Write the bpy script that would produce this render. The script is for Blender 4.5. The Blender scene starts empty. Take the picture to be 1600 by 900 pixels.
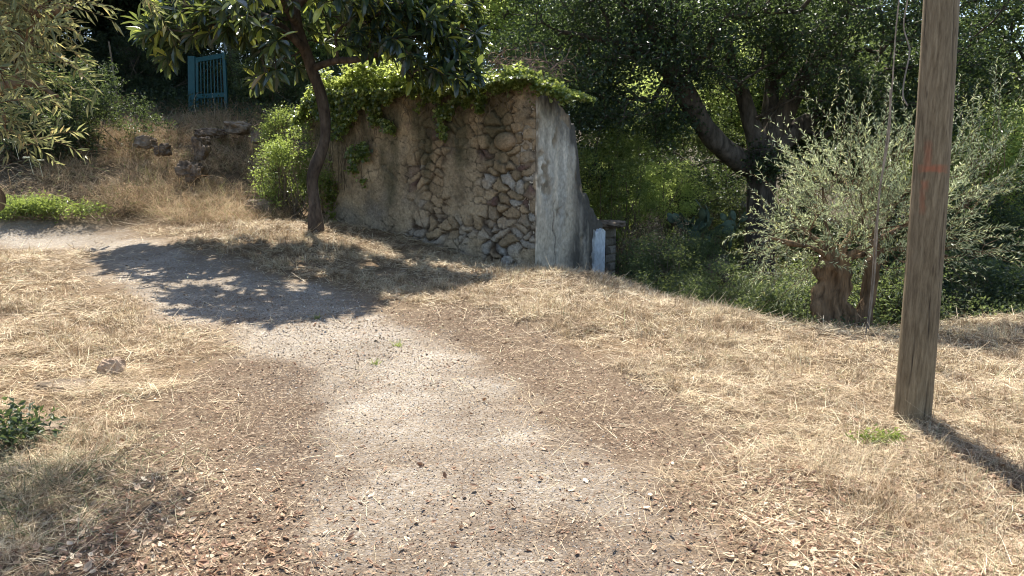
import bpy, math
import numpy as np
from math import radians, sin, cos, pi

rng = np.random.default_rng(7)
scene = bpy.context.scene
col = scene.collection
# ------------------------------------------------------------------ camera, sky, sun, exposure
F_PX = 1156.0
PITCH = radians(9.0)
EYE = 1.6
cam_d = bpy.data.cameras.new("camera")
cam_d.sensor_width = 36.0
cam_d.lens = 36.0 * F_PX / 1600.0
cam_d.clip_start = 0.05
cam_d.clip_end = 3000
cam = bpy.data.objects.new("camera", cam_d)
cam.location = (0, 0, EYE)
cam.rotation_euler = (pi / 2 - PITCH, 0, 0)
col.objects.link(cam)
scene.camera = cam

SUN_EL, SUN_AZ = radians(60), radians(-4)      # azimuth from +Y, clockwise positive
world = bpy.data.worlds.new("World")
scene.world = world
world.use_nodes = True
wn = world.node_tree
sky = wn.nodes.new("ShaderNodeTexSky")
sky.sky_type = 'NISHITA'
sky.sun_disc = False
sky.sun_elevation = SUN_EL
sky.sun_rotation = SUN_AZ
sky.air_density = 1.0
sky.dust_density = 1.0
wn.links.new(sky.outputs[0], wn.nodes["Background"].inputs[0])
wn.nodes["Background"].inputs[1].default_value = 0.115
sd = bpy.data.lights.new("sun", 'SUN')
sd.energy = 5.0
sd.angle = radians(0.53)
sd.color = (1.0, 0.945, 0.85)
sun = bpy.data.objects.new("sun", sd)
sun.rotation_euler = (pi / 2 - SUN_EL, 0, -SUN_AZ + pi)   # light comes from the +Y side
col.objects.link(sun)
vs = scene.view_settings
vs.view_transform = 'Standard'
vs.look = 'None'
vs.exposure = 1.42
vs.gamma = 1.0
vs.use_curve_mapping = False
scene.cycles.max_bounces = 8
scene.cycles.diffuse_bounces = 3
scene.cycles.glossy_bounces = 2
scene.cycles.transmission_bounces = 4
scene.cycles.sample_clamp_indirect = 4.0
scene.cycles.filter_width = 1.05

# ------------------------------------------------------------------ geometry helpers
CP, SP = cos(PITCH), sin(PITCH)


def P(u, v, Y):
    """point of the place at distance Y ahead that shows at photo pixel u, v"""
    xc, yc = (u - 800) / F_PX, -(v - 450) / F_PX
    dy, dz = CP + yc * SP, -SP + yc * CP
    return np.array([xc / dy * Y, Y, EYE + dz / dy * Y])


def project(V):
    y, z = V[:, 1], V[:, 2] - EYE
    d = y * CP - z * SP
    up = y * SP + z * CP
    return 800 + F_PX * V[:, 0] / d, 450 - F_PX * up / d


def hsh(*a):
    h = np.zeros(np.broadcast(*a).shape, np.uint32)
    for i, x in enumerate(a):
        h = (h ^ (np.asarray(x).astype(np.int64) & 0xffffffff).astype(np.uint32)) * np.uint32(0x9E3779B1 + 2 * i * 7919)
        h ^= h >> np.uint32(15)
    h *= np.uint32(0x85EBCA6B)
    h ^= h >> np.uint32(13)
    return h.astype(np.float64) / 4294967295.0


def vnoise(p, seed=0):
    p = np.asarray(p, float)
    i = np.floor(p).astype(np.int64)
    f = p - i
    f = f * f * (3 - 2 * f)
    D = p.shape[1]
    out = np.zeros(len(p))
    for c in range(2 ** D):
        w = np.ones(len(p))
        idx = []
        for k in range(D):
            b = (c >> k) & 1
            idx.append(i[:, k] + b)
            w = w * (f[:, k] if b else 1 - f[:, k])
        out += w * hsh(*idx, np.full(len(p), seed))
    return out * 2 - 1


def fbm(p, octv=4, seed=0, lac=2.03, gain=0.5):
    p = np.asarray(p, float)
    a, s, o = 1.0, 0.0, np.zeros(len(p))
    for k in range(octv):
        o += a * vnoise(p * lac ** k + 17.3 * k, seed + k)
        s += a
        a *= gain
    return o / s


def nrm(a):
    return a / np.maximum(np.linalg.norm(a, axis=-1, keepdims=True), 1e-9)


def add_mesh(name, parts, mat, parent=None, smooth=False, attrs=None):
    """parts: list of (V, F); F is an (m, c) index array.  ONE mesh object."""
    Vs, loops, starts, off, lo = [], [], [], 0, 0
    for V, F in parts:
        V = np.asarray(V, np.float32)
        F = np.asarray(F)
        Vs.append(V)
        loops.append((F + off).ravel())
        starts.append(lo + np.arange(len(F)) * F.shape[1])
        off += len(V)
        lo += F.size
    V = np.concatenate(Vs)
    L = np.concatenate(loops).astype(np.int32)
    S = np.concatenate(starts).astype(np.int32)
    me = bpy.data.meshes.new(name)
    me.vertices.add(len(V))
    me.vertices.foreach_set("co", V.ravel())
    me.loops.add(len(L))
    me.loops.foreach_set("vertex_index", L)
    me.polygons.add(len(S))
    me.polygons.foreach_set("loop_start", S)
    if attrs:
        for k, a in attrs.items():
            a = np.asarray(a, np.float32)
            if a.ndim == 1:
                at = me.attributes.new(k, 'FLOAT', 'POINT')
                at.data.foreach_set("value", a)
            else:
                at = me.attributes.new(k, 'FLOAT_COLOR', 'POINT')
                at.data.foreach_set("color", np.concatenate([a, np.ones((len(a), 1), np.float32)], 1).ravel())
    me.update(calc_edges=True)
    me.polygons.foreach_set("use_smooth", np.full(len(S), smooth, bool))
    me.materials.append(mat)
    o = bpy.data.objects.new(name, me)
    col.objects.link(o)
    if parent is not None:
        o.parent = parent
        o.matrix_parent_inverse.identity()
        o.location = -np.array(parent.location)
    return o


def tag(o, label, cat, group=None):
    o["label"] = label
    o["category"] = cat
    if group:
        o["group"] = group
    return o


def kind(o, k, label=None, cat=None):
    o["kind"] = k
    if label:
        o["label"] = label
    if cat:
        o["category"] = cat
    return o


def thing(name, label, cat, loc, group=None):
    o = bpy.data.objects.new(name, None)
    o.empty_display_size = 0.2
    o.location = tuple(float(c) for c in loc)
    col.objects.link(o)
    return tag(o, label, cat, group)


def scatter(T, TF, pos, R, scale):
    """copies of the template T (k,3) at pos with rotation columns R and scale (n,) or (n,3)"""
    pos = np.asarray(pos, float)
    n, k = len(pos), len(T)
    scale = np.asarray(scale, float)
    if scale.ndim == 1:
        scale = np.repeat(scale[:, None], 3, 1)
    L = T[None] * scale[:, None, :]
    V = np.einsum('nij,nkj->nki', R, L) + pos[:, None, :]
    F = (TF[None] + (np.arange(n) * k)[:, None, None]).reshape(-1, TF.shape[1])
    return V.reshape(-1, 3), F


def frames(d, up=None, jit=0.6):
    """y axis along d, z axis near `up`"""
    d = nrm(d)
    n = len(d)
    z0 = (np.array([0, 0, 1.0]) if up is None else up) + rng.normal(size=(n, 3)) * jit
    x = nrm(np.cross(d, z0))
    z = np.cross(x, d)
    return np.stack([x, d, z], 2)


LEAF = (np.array([[0, 0, 0], [.5, .42, .14], [0, 1, 0], [-.5, .42, .14]]), np.array([[0, 1, 2, 3]]))


def big_leaf():
    V, F = [], []
    ys = [0, .25, .55, .82, 1.0]
    ws = [.05, .34, .5, .36, .04]
    for y, w in zip(ys, ws):
        zc = -.22 * y * y
        V += [[-w, y, zc + .10 * w], [0, y, zc - .02], [w, y, zc + .10 * w]]
    for i in range(4):
        a = i * 3
        F += [[a, a + 1, a + 4, a + 3], [a + 1, a + 2, a + 5, a + 4]]
    return np.array(V, float), np.array(F)


BIGLEAF = big_leaf()


def blade(curl):
    V, F = [], []
    for i, y in enumerate([0, .5, 1.0]):
        w = .5 * (1 - .55 * i / 2)
        z = curl * y * y
        V += [[-w, y, z], [w, y, z]]
    F = [[0, 1, 3, 2], [2, 3, 5, 4]]
    return np.array(V, float), np.array(F)


def catmull(pts, n):
    pts = np.asarray(pts, float)
    Q = np.vstack([2 * pts[0] - pts[1], pts, 2 * pts[-1] - pts[-2]])
    out = []
    for i in range(1, len(Q) - 2):
        p0, p1, p2, p3 = Q[i - 1:i + 3]
        for t in np.linspace(0, 1, n, endpoint=False):
            out.append(.5 * ((2 * p1) + (-p0 + p2) * t + (2 * p0 - 5 * p1 + 4 * p2 - p3) * t * t + (-p0 + 3 * p1 - 3 * p2 + p3) * t ** 3))
    out.append(pts[-1])
    return np.array(out)


def tube(pts4, n=6, sides=12, amp=0.0, freq=3.0, seed=1, flute=0.0):
    """smooth tapering tube through (x,y,z,r) points, with knobbly relief"""
    C = catmull(pts4, n) if n > 1 else np.asarray(pts4, float)
    c, r = C[:, :3], np.maximum(C[:, 3], .002)
    t = nrm(np.gradient(c, axis=0))
    ref = np.array([1.0, 0, 0]) if abs(t[0][0]) < .8 else np.array([0, 1.0, 0])
    xs = []
    x = nrm(np.cross(t[0], ref))
    for k in range(len(c)):
        x = nrm(x - t[k] * np.dot(x, t[k]))
        xs.append(x)
    xs = np.array(xs)
    ys = np.cross(t, xs)
    a = np.linspace(0, 2 * pi, sides, endpoint=False)
    ring = xs[:, None] * np.cos(a)[None, :, None] + ys[:, None] * np.sin(a)[None, :, None]
    rr = np.repeat(r[:, None], sides, 1)
    if flute:
        rr = rr * (1 + flute * np.sin(a * 5 + 1.3 * np.sin(a * 2))[None] * np.linspace(1, .4, len(c))[:, None])
    V = (c[:, None] + ring * rr[..., None]).reshape(-1, 3)
    if amp:
        nn = fbm(V * freq * np.array([1, 1, .45]), 4, seed)
        V = V + ring.reshape(-1, 3) * (amp * nn * rr.ravel())[:, None]
    m = len(c)
    i = np.arange(m - 1)[:, None] * sides
    j = np.arange(sides)[None]
    j2 = (j + 1) % sides
    F = np.stack([i + j, i + j2, i + sides + j2, i + sides + j], -1).reshape(-1, 4)
    e = len(V)
    V = np.vstack([V, c[0], c[-1]])
    jj = np.arange(sides)
    cap = np.stack([np.full(sides, e + 1), (m - 1) * sides + jj, (m - 1) * sides + (jj + 1) % sides], 1)
    return [(V, F), (V[[e + 1] + list(range((m - 1) * sides, m * sides))],
                     np.stack([np.zeros(sides, int), 1 + jj, 1 + (jj + 1) % sides], 1))]


def frusta(A, B, ra, rb, sides=4):
    """many thin twigs: tapered prisms from A to B"""
    A, B = np.asarray(A, float), np.asarray(B, float)
    d = nrm(B - A)
    ref = np.where(np.abs(d[:, 2:3]) > .8, np.array([[1.0, 0, 0]]), np.array([[0, 0, 1.0]]))
    x = nrm(np.cross(d, ref))
    y = np.cross(d, x)
    a = np.linspace(0, 2 * pi, sides, endpoint=False)
    ring = x[:, None] * np.cos(a)[None, :, None] + y[:, None] * np.sin(a)[None, :, None]
    V = np.concatenate([A[:, None] + ring * np.asarray(ra)[:, None, None], B[:, None] + ring * np.asarray(rb)[:, None, None]], 1)
    n = len(A)
    j = np.arange(sides)
    f = np.stack([j, (j + 1) % sides, sides + (j + 1) % sides, sides + j], 1)
    F = (f[None] + (np.arange(n) * 2 * sides)[:, None, None]).reshape(-1, 4)
    return V.reshape(-1, 3), F


def box(lo, hi):
    x0, y0, z0 = lo
    x1, y1, z1 = hi
    V = np.array([[x0, y0, z0], [x1, y0, z0], [x1, y1, z0], [x0, y1, z0], [x0, y0, z1], [x1, y0, z1], [x1, y1, z1], [x0, y1, z1]], float)
    F = np.array([[0, 3, 2, 1], [4, 5, 6, 7], [0, 1, 5, 4], [1, 2, 6, 5], [2, 3, 7, 6], [3, 0, 4, 7]])
    return V, F


def beam(p, q, w, d):
    """box bar from p to q, w wide (sideways), d deep (along y-ish)"""
    p, q = np.asarray(p, float), np.asarray(q, float)
    L = np.linalg.norm(q - p)
    t = (q - p) / L
    n0 = np.array([0, 1.0, 0])
    s = nrm(np.cross(t, n0))
    n = np.cross(s, t)
    V, F = box((-w / 2, -d / 2, 0), (w / 2, d / 2, L))
    return V @ np.stack([s, n, t]) + p, F


def grow(limbs, pts, r_tip=.006, wpath=.35, jitter=.12, maxr=.2, expo=2.4):
    """join crown points to limbs: each point grows a twig from the best node; returns frusta"""
    nodes, par, plen, rmin = [], [], [], []
    for pl in limbs:
        c = catmull(pl, 5)
        prev = -1
        for q in c:
            nodes.append(q[:3]); par.append(prev); rmin.append(q[3])
            plen.append(0 if prev < 0 else plen[prev] + np.linalg.norm(nodes[prev] - q[:3]))
            prev = len(nodes) - 1
    n0 = len(nodes)
    base = nodes[0]
    order = np.argsort(np.linalg.norm(pts - np.mean(np.array(nodes), 0), axis=1))
    N = np.zeros((n0 + 2 * len(pts), 3))
    PL = np.zeros(len(N))
    N[:n0] = nodes
    PL[:n0] = plen
    par = par + [0] * (2 * len(pts))
    k = n0
    for i in order:
        p = pts[i]
        dd = np.linalg.norm(N[:k] - p, axis=1)
        j = int(np.argmin(dd + wpath * PL[:k]))
        m = (N[j] + p) / 2 + rng.normal(size=3) * jitter * dd[j] + np.array([0, 0, .08 * dd[j]])
        N[k] = m; par[k] = j; PL[k] = PL[j] + dd[j] / 2
        N[k + 1] = p; par[k + 1] = k; PL[k + 1] = PL[k] + dd[j] / 2
        k += 2
    acc = np.zeros(k)
    for i in range(k - 1, n0 - 1, -1):
        if acc[i] == 0:
            acc[i] = r_tip ** expo
        acc[par[i]] += acc[i]
    r = np.minimum(acc ** (1 / expo), maxr)
    idx = np.arange(n0, k)
    pa = np.array(par)[idx]
    ra = np.where(pa < n0, r[idx] * 1.15, np.minimum(r[pa], r[idx] * 1.3))
    return frusta(N[pa], N[idx], ra, r[idx], 5)


def leaf_cloud(cent, per, spread, size, aspect=.5, outward=.5, centre=None, tmpl=LEAF, flat=.75, droop=0.0):
    """leaves gathered round the points `cent`"""
    n = len(cent) * per
    c = np.repeat(cent, per, 0)
    off = rng.normal(size=(n, 3)) * spread * np.array([1, 1, flat])
    pos = c + off
    d = rng.normal(size=(n, 3))
    d[:, 2] = d[:, 2] * .7 - droop
    if centre is not None:
        d = nrm(d) + outward * nrm(pos - centre)
    R = frames(d, jit=.7)
    s = size * rng.uniform(.6, 1.3, n)
    return scatter(tmpl[0], tmpl[1], pos, R, np.stack([s * aspect, s, s], 1))


def ell_pts(c, r, n, inner=.0, noise=.35, seed=0, zmin=-1.0, thr=-.25, nf=1.3):
    """points in an uneven ellipsoid crown: lumpy outline, holes where the noise is low"""
    out = []
    tot = 0
    while tot < n:
        p = rng.normal(size=(n * 3, 3))
        p = nrm(p) * (rng.uniform(inner ** 3, 1, (n * 3, 1)) ** (1 / 3))
        lump = 1 + noise * fbm(nrm(p) * 2.2 + seed, 3, seed + 5)
        q = p * lump[:, None]
        k = (q[:, 2] > zmin) & (fbm((q * r) * nf + seed * 3.1, 2, seed + 9) > thr)
        q = q[k] * np.array(r) + np.array(c)
        out.append(q)
        tot += len(q)
    return np.concatenate(out)[:n]


# ------------------------------------------------------------------ terrain heights
CTRL = np.array([
    (0, 0, 0), (-3, 1, 0), (3, 1, 0), (0, 3, 0), (-2.5, 3.5, .0), (2.5, 3, 0), (0, 6, 0), (2.6, 4.64, 0), (4.5, 5, .0), (-3, 5.5, .05),
    (-6, 7, .2), (-1.2, 7.6, .06), (-2.8, 8.2, .12), (-5, 10.4, .38), (-6.3, 11.2, .42), (-8.3, 12, .5), (-7.2, 9.3, .36),
    (-3.3, 12.5, .64), (-3.9, 15, .66), (-1.6, 13.4, .36), (-2.0, 11.2, .33), (.0, 10.2, .2), (.4, 11.9, -.02), (1.2, 10.5, .10),
    (1.6, 12.2, -.35), (2.4, 8.3, .02), (3.2, 7.1, .0), (4.9, 6.9, .0), (5.6, 8.4, -.06), (3.2, 5.8, .03), (3.8, 8.3, -.22),
    (3.5, 10, -.75), (6, 10.5, -.7), (9, 12, -.9), (3, 13, -.9), (6.3, 18.5, -1.2), (2, 16, -.6), (12, 18, -1.5), (9, 8, -.3),
    (-7.3, 13.8, 1.12), (-9.2, 13, 1.15), (-10.4, 15, 1.95), (-10.3, 17, 2.6), (-8, 19.5, 3.05), (-6.6, 17.2, 2.3), (-5, 15.6, 1.15), (-6, 19, 2.9),
    (-3, 19, 1.9), (0, 19, .5), (-8, 16.2, 2.15), (-12, 12.5, 1.3), (-7, 12.9, .72), (-4.8, 13.8, .8),
    (-10, 7, .35), (-14, 22, 4), (0, 30, 3), (-15, 32, 6.5), (15, 32, -1), (30, 40, -2), (-30, 20, 6), (-30, 0, 1), (30, 5, -1), (0, -30, -1),
    (0, 60, 6), (-40, 60, 12), (60, 60, -5), (-400, 0, 20), (400, 0, -20), (0, -400, -5), (0, 400, 25), (-400, 400, 60), (400, 400, 5), (400, -400, -20), (-400, -400, 10)], float)
_d = np.sqrt(((CTRL[:, None, :2] - CTRL[None, :, :2]) ** 2).sum(-1) + 1.0)
_w = np.linalg.solve(_d + np.eye(len(CTRL)) * -.02, CTRL[:, 2])


def H0(x, y):
    p = np.stack([x, y], 1)
    o = np.zeros(len(p))
    for k in range(len(CTRL)):
        o += _w[k] * np.sqrt((p[:, 0] - CTRL[k, 0]) ** 2 + (p[:, 1] - CTRL[k, 1]) ** 2 + 1.0)
    return o


def G(u, v):
    """where the photo pixel meets the ground"""
    xc, yc = (u - 800) / F_PX, -(v - 450) / F_PX
    dy, dz = CP + yc * SP, -SP + yc * CP
    Y = np.linspace(1.5, 40, 2000)
    z = EYE + dz / dy * Y
    h = H0(xc / dy * Y, Y)
    k = np.argmax(z < h)
    return np.array([xc / dy * Y[k], Y[k]])


left_e = [G(u, v) for u, v in [(0, 392), (110, 402), (150, 452), (230, 492), (330, 520), (385, 575), (400, 640), (330, 740), (300, 900)]]
right_e = [G(u, v) for u, v in [(1180, 900), (1090, 770), (950, 660), (850, 590), (740, 535), (650, 480), (540, 455), (430, 425), (380, 402), (300, 378), (200, 357), (90, 345), (0, 333)]]
PATH = np.array([(-30, 14.0)] + [(-14, 11.6)] + left_e + [(-1.2, 1.0), (-1.0, -12), (1.6, -12), (1.2, 1.0)] + right_e + [(-14, 15.0), (-30, 18)])


def sdist(x, y, poly):
    """signed distance to a closed polygon, negative inside"""
    p = np.stack([x, y], 1)
    a = poly
    b = np.roll(poly, -1, 0)
    d = np.full(len(p), 1e9)
    ins = np.zeros(len(p), bool)
    for i in range(len(a)):
        e = b[i] - a[i]
        w = p - a[i]
        t = np.clip((w @ e) / (e @ e), 0, 1)
        d = np.minimum(d, np.linalg.norm(w - t[:, None] * e, axis=1))
        c = (a[i, 1] > p[:, 1]) != (b[i, 1] > p[:, 1])
        xx = (b[i, 0] - a[i, 0]) * (p[:, 1] - a[i, 1]) / (b[i, 1] - a[i, 1] + 1e-12) + a[i, 0]
        ins ^= c & (p[:, 0] < xx)
    return np.where(ins, -d, d)


def ldist(x, y, line):
    p = np.stack([x, y], 1)
    d = np.full(len(p), 1e9)
    for i in range(len(line) - 1):
        e = line[i + 1] - line[i]
        w = p - line[i]
        t = np.clip((w @ e) / (e @ e), 0, 1)
        d = np.minimum(d, np.linalg.norm(w - t[:, None] * e, axis=1))
    return d


DIRT_R = np.array([G(u, v) for u, v in [(700, 495), (790, 530), (870, 575), (960, 625), (1020, 680)]])
DIRT_L = np.array([G(u, v) for u, v in [(400, 590), (370, 650), (340, 720), (300, 800), (270, 890)]])
CREST = np.array([(-40, 60), (-.3, 16), (.9, 12.6), (1.45, 10.6), (2.5, 8.6), (3.2, 7.75), (4.2, 7.55), (5.2, 7.9), (6.5, 8.6), (30, 10), (300, 20), (300, 300), (-40, 300)], float)


def fields(x, y):
    p = np.stack([x, y], 1)
    near = (np.abs(x) < 16) & (y > -6) & (y < 26)
    s = np.full(len(x), 5.0)
    dr = np.full(len(x), 5.0)
    dl = np.full(len(x), 5.0)
    cr = np.full(len(x), 9.0)
    s[near] = sdist(x[near], y[near], PATH)
    dr[near] = ldist(x[near], y[near], DIRT_R)
    dl[near] = ldist(x[near], y[near], DIRT_L)
    cr[near] = sdist(x[near], y[near], CREST)
    n1 = fbm(p * .9, 4, 3)
    n2 = fbm(p * 3.5, 4, 11)
    s = s + .34 * n1 + .24 * n2
    gravel = 1 / (1 + np.exp((s + .22 + .1 * vnoise(p * 11, 9)) * 9))
    dirt = np.clip(1.4 * np.exp(-(dr / .46) ** 2) + 1.4 * np.exp(-(dl / .55) ** 2), 0, 1)
    foot = 1 / (1 + np.exp((y - 4.1 + .7 * n1) * 1.5)) * .58
    dirt = np.clip(np.maximum(dirt, foot) + .35 * n2 + .15 * n1, 0, 1)
    straw = 1 / (1 + np.exp(-(s - .02) * 8))
    straw = straw * (1 - .88 * np.clip(dirt * 1.3, 0, 1) * (s < .7))
    return s, gravel, dirt, straw, cr, n1, n2


def H(x, y, fl=None):
    x = np.asarray(x, float)
    y = np.asarray(y, float)
    h = H0(x, y)
    p = np.stack([x, y], 1)
    if fl is None:
        fl = fields(x, y)
    st = fl[3]
    near = np.exp(-np.clip(np.hypot(x, y - 8) - 18, 0, None) / 10)
    h += near * (.06 * fl[5] * (.35 + .65 * st) + .035 * fl[6] * (.25 + st) + .008 * fbm(p * 13, 3, 31) * (.4 + st))
    return h


# ------------------------------------------------------------------ materials
def new_mat(name):
    m = bpy.data.materials.new(name)
    m.use_nodes = True
    nt = m.node_tree
    nt.nodes.clear()
    out = nt.nodes.new("ShaderNodeOutputMaterial")
    return m, nt, out


def nd(nt, typ, **kw):
    n = nt.nodes.new(typ)
    for k, v in kw.items():
        if k == 'inp':
            for kk, vv in v.items():
                n.inputs[kk].default_value = vv
        else:
            setattr(n, k, v)
    return n


def ramp(nt, fac, stops, interp='LINEAR'):
    r = nd(nt, "ShaderNodeValToRGB")
    r.color_ramp.interpolation = interp
    el = r.color_ramp.elements
    while len(el) < len(stops):
        el.new(.5)
    for e, (p, c) in zip(el, stops):
        e.position = p
        e.color = (*c, 1)
    nt.links.new(fac, r.inputs[0])
    return r.outputs[0]


def mix(nt, fac, a, b, typ='MIX'):
    m = nd(nt, "ShaderNodeMix", data_type='RGBA', blend_type=typ)
    for s, v in ((0, fac), (6, a), (7, b)):
        if hasattr(v, 'is_linked') or hasattr(v, 'links'):
            nt.links.new(v, m.inputs[s])
        elif s == 0:
            m.inputs[0].default_value = v
        else:
            m.inputs[s].default_value = (*v, 1)
    return m.outputs[2]


def noise(nt, scale, detail=4, rough=.55, vec=None, dim='3D'):
    n = nd(nt, "ShaderNodeTexNoise", noise_dimensions=dim)
    n.inputs['Scale'].default_value = scale
    n.inputs['Detail'].default_value = detail
    n.inputs['Roughness'].default_value = rough
    if vec is not None:
        nt.links.new(vec, n.inputs['Vector'])
    return n.outputs[0]


def objcoord(nt, scale=(1, 1, 1)):
    t = nd(nt, "ShaderNodeTexCoord")
    mp = nd(nt, "ShaderNodeMapping")
    mp.inputs['Scale'].default_value = scale
    nt.links.new(t.outputs['Object'], mp.inputs[0])
    return mp.outputs[0]


def leaf_mat(name, stops, trans, tfac=.42, rough=.5, spec=.35, patch=1.2):
    m, nt, out = new_mat(name)
    g = nd(nt, "ShaderNodeNewGeometry")
    c = ramp(nt, g.outputs['Random Per Island'], stops)
    nz = noise(nt, patch, 2, vec=objcoord(nt))
    k = ramp(nt, nz, [(.3, (.68, .68, .68)), (.7, (1.25, 1.25, 1.25))])
    c = mix(nt, 1.0, c, k, 'MULTIPLY')
    p = nd(nt, "ShaderNodeBsdfPrincipled", inp={'Roughness': rough, 'Specular IOR Level': spec})
    nt.links.new(c, p.inputs['Base Color'])
    tr = nd(nt, "ShaderNodeBsdfTranslucent")
    tc = mix(nt, 1.0, mix(nt, .5, c, trans), (2.2, 2.2, 2.2), 'MULTIPLY')
    nt.links.new(tc, tr.inputs[0])
    ms = nd(nt, "ShaderNodeMixShader")
    ms.inputs[0].default_value = tfac
    nt.links.new(p.outputs[0], ms.inputs[1])
    nt.links.new(tr.outputs[0], ms.inputs[2])
    nt.links.new(ms.outputs[0], out.inputs[0])
    return m


def bark_mat(name, c1, c2, scale=8, stretch=.25, bump=.6, rough=.9):
    m, nt, out = new_mat(name)
    v = objcoord(nt, (1, 1, stretch))
    n = noise(nt, scale, 6, .65, v)
    n2 = noise(nt, scale * .25, 3, .5, v)
    c = ramp(nt, n, [(.3, c1), (.7, c2)])
    c = mix(nt, 1.0, c, ramp(nt, n2, [(.3, (.6, .6, .6)), (.7, (1.2, 1.2, 1.2))]), 'MULTIPLY')
    p = nd(nt, "ShaderNodeBsdfPrincipled", inp={'Roughness': rough, 'Specular IOR Level': .15})
    nt.links.new(c, p.inputs['Base Color'])
    b = nd(nt, "ShaderNodeBump", inp={'Strength': bump, 'Distance': .03})
    nt.links.new(noise(nt, scale * 3, 6, .7, v), b.inputs['Height'])
    nt.links.new(b.outputs[0], p.inputs['Normal'])
    nt.links.new(p.outputs[0], out.inputs[0])
    return m


def island_mat(name, stops, rough=.75, spec=.2, tfac=0.0, interp='LINEAR'):
    m, nt, out = new_mat(name)
    g = nd(nt, "ShaderNodeNewGeometry")
    c = ramp(nt, g.outputs['Random Per Island'], stops, interp)
    nz = noise(nt, 1.7, 3, vec=objcoord(nt))
    c = mix(nt, 1.0, c, ramp(nt, nz, [(.3, (.66, .60, .54)), (.5, (.95, .93, .90)), (.7, (1.15, 1.15, 1.12))]), 'MULTIPLY')
    n2 = noise(nt, 6.5, 3, vec=objcoord(nt))
    c = mix(nt, 1.0, c, ramp(nt, n2, [(.32, (.66, .58, .52)), (.52, (1.0, 1.0, 1.0)), (.72, (1.1, 1.1, 1.08))]), 'MULTIPLY')
    p = nd(nt, "ShaderNodeBsdfPrincipled", inp={'Roughness': rough, 'Specular IOR Level': spec})
    nt.links.new(c, p.inputs['Base Color'])
    sh = p.outputs[0]
    if tfac:
        tr = nd(nt, "ShaderNodeBsdfTranslucent")
        nt.links.new(c, tr.inputs[0])
        ms = nd(nt, "ShaderNodeMixShader")
        ms.inputs[0].default_value = tfac
        nt.links.new(p.outputs[0], ms.inputs[1])
        nt.links.new(tr.outputs[0], ms.inputs[2])
        sh = ms.outputs[0]
    nt.links.new(sh, out.inputs[0])
    return m


def ground_mat():
    m, nt, out = new_mat("ground_soil")
    co = objcoord(nt)
    ga = nd(nt, "ShaderNodeAttribute", attribute_name="gravel").outputs['Fac']
    da = nd(nt, "ShaderNodeAttribute", attribute_name="dirt").outputs['Fac']
    wa = nd(nt, "ShaderNodeAttribute", attribute_name="wild").outputs['Fac']
    # fine stones in the gravel
    vor = nd(nt, "ShaderNodeTexVoronoi")
    vor.inputs['Scale'].default_value = 85
    nt.links.new(co, vor.inputs['Vector'])
    sep = nd(nt, "ShaderNodeSeparateColor")
    nt.links.new(vor.outputs['Color'], sep.inputs[0])
    stone = ramp(nt, sep.outputs[0], [(0, (.06, .048, .036)), (.22, (.26, .215, .165)), (.45, (.44, .385, .31)), (.62, (.22, .225, .235)), (.8, (.46, .43, .38)), (.93, (.40, .42, .45)), (1, (.78, .74, .68))])
    n_l = noise(nt, 1.1, 5, .6, co)
    n_m = noise(nt, 7, 6, .65, co)
    n_f = noise(nt, 42, 6, .75, co)
    pale = ramp(nt, n_f, [(.25, (.20, .16, .115)), (.5, (.42, .355, .275)), (.75, (.56, .49, .40))])
    grav = mix(nt, .6, pale, stone)
    dirt = ramp(nt, n_f, [(.25, (.040, .028, .021)), (.55, (.10, .073, .052)), (.8, (.26, .205, .15))])
    # chips scattered through the dirt
    v2 = nd(nt, "ShaderNodeTexVoronoi")
    v2.inputs['Scale'].default_value = 60
    nt.links.new(co, v2.inputs['Vector'])
    s2 = nd(nt, "ShaderNodeSeparateColor")
    nt.links.new(v2.outputs['Color'], s2.inputs[0])
    chips = ramp(nt, s2.outputs[1], [(.80, (0, 0, 0)), (.86, (1, 1, 1))])
    dirt = mix(nt, mix(nt, .45, (0, 0, 0), chips), dirt, (.36, .29, .21))
    dfac = nd(nt, "ShaderNodeMath", operation='MULTIPLY_ADD')
    nt.links.new(n_f, dfac.inputs[0])
    dfac.inputs[1].default_value = .9
    nt.links.new(da, dfac.inputs[2])
    dfr = nd(nt, "ShaderNodeMapRange", inp={'From Min': .45, 'From Max': 1.15})
    nt.links.new(dfac.outputs[0], dfr.inputs[0])
    grav = mix(nt, 1.0, grav, ramp(nt, n_l, [(.35, (.54, .51, .475)), (.6, (.78, .76, .73))]), 'MULTIPLY')
    gcol = mix(nt, dfr.outputs[0], grav, dirt)
    soil = ramp(nt, n_f, [(.25, (.07, .045, .028)), (.5, (.15, .105, .065)), (.8, (.30, .225, .14))])
    soil = mix(nt, 1.0, soil, ramp(nt, n_l, [(.3, (.8, .78, .75)), (.7, (1.12, 1.12, 1.1))]), 'MULTIPLY')
    soil = mix(nt, mix(nt, 1.0, dfr.outputs[0], (.7, .7, .7), 'MULTIPLY'), soil, dirt)
    c = mix(nt, ga, soil, gcol)
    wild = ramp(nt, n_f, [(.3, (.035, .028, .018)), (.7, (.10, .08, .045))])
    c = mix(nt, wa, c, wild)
    p = nd(nt, "ShaderNodeBsdfPrincipled", inp={'Roughness': .95, 'Specular IOR Level': .1})
    nt.links.new(c, p.inputs['Base Color'])
    b = nd(nt, "ShaderNodeBump", inp={'Strength': .7, 'Distance': .012})
    hsum = nd(nt, "ShaderNodeMath", operation='SUBTRACT')
    nt.links.new(n_f, hsum.inputs[0])
    nt.links.new(vor.outputs['Distance'], hsum.inputs[1])
    nt.links.new(hsum.outputs[0], b.inputs['Height'])
    nt.links.new(b.outputs[0], p.inputs['Normal'])
    nt.links.new(p.outputs[0], out.inputs[0])
    return m


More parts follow.
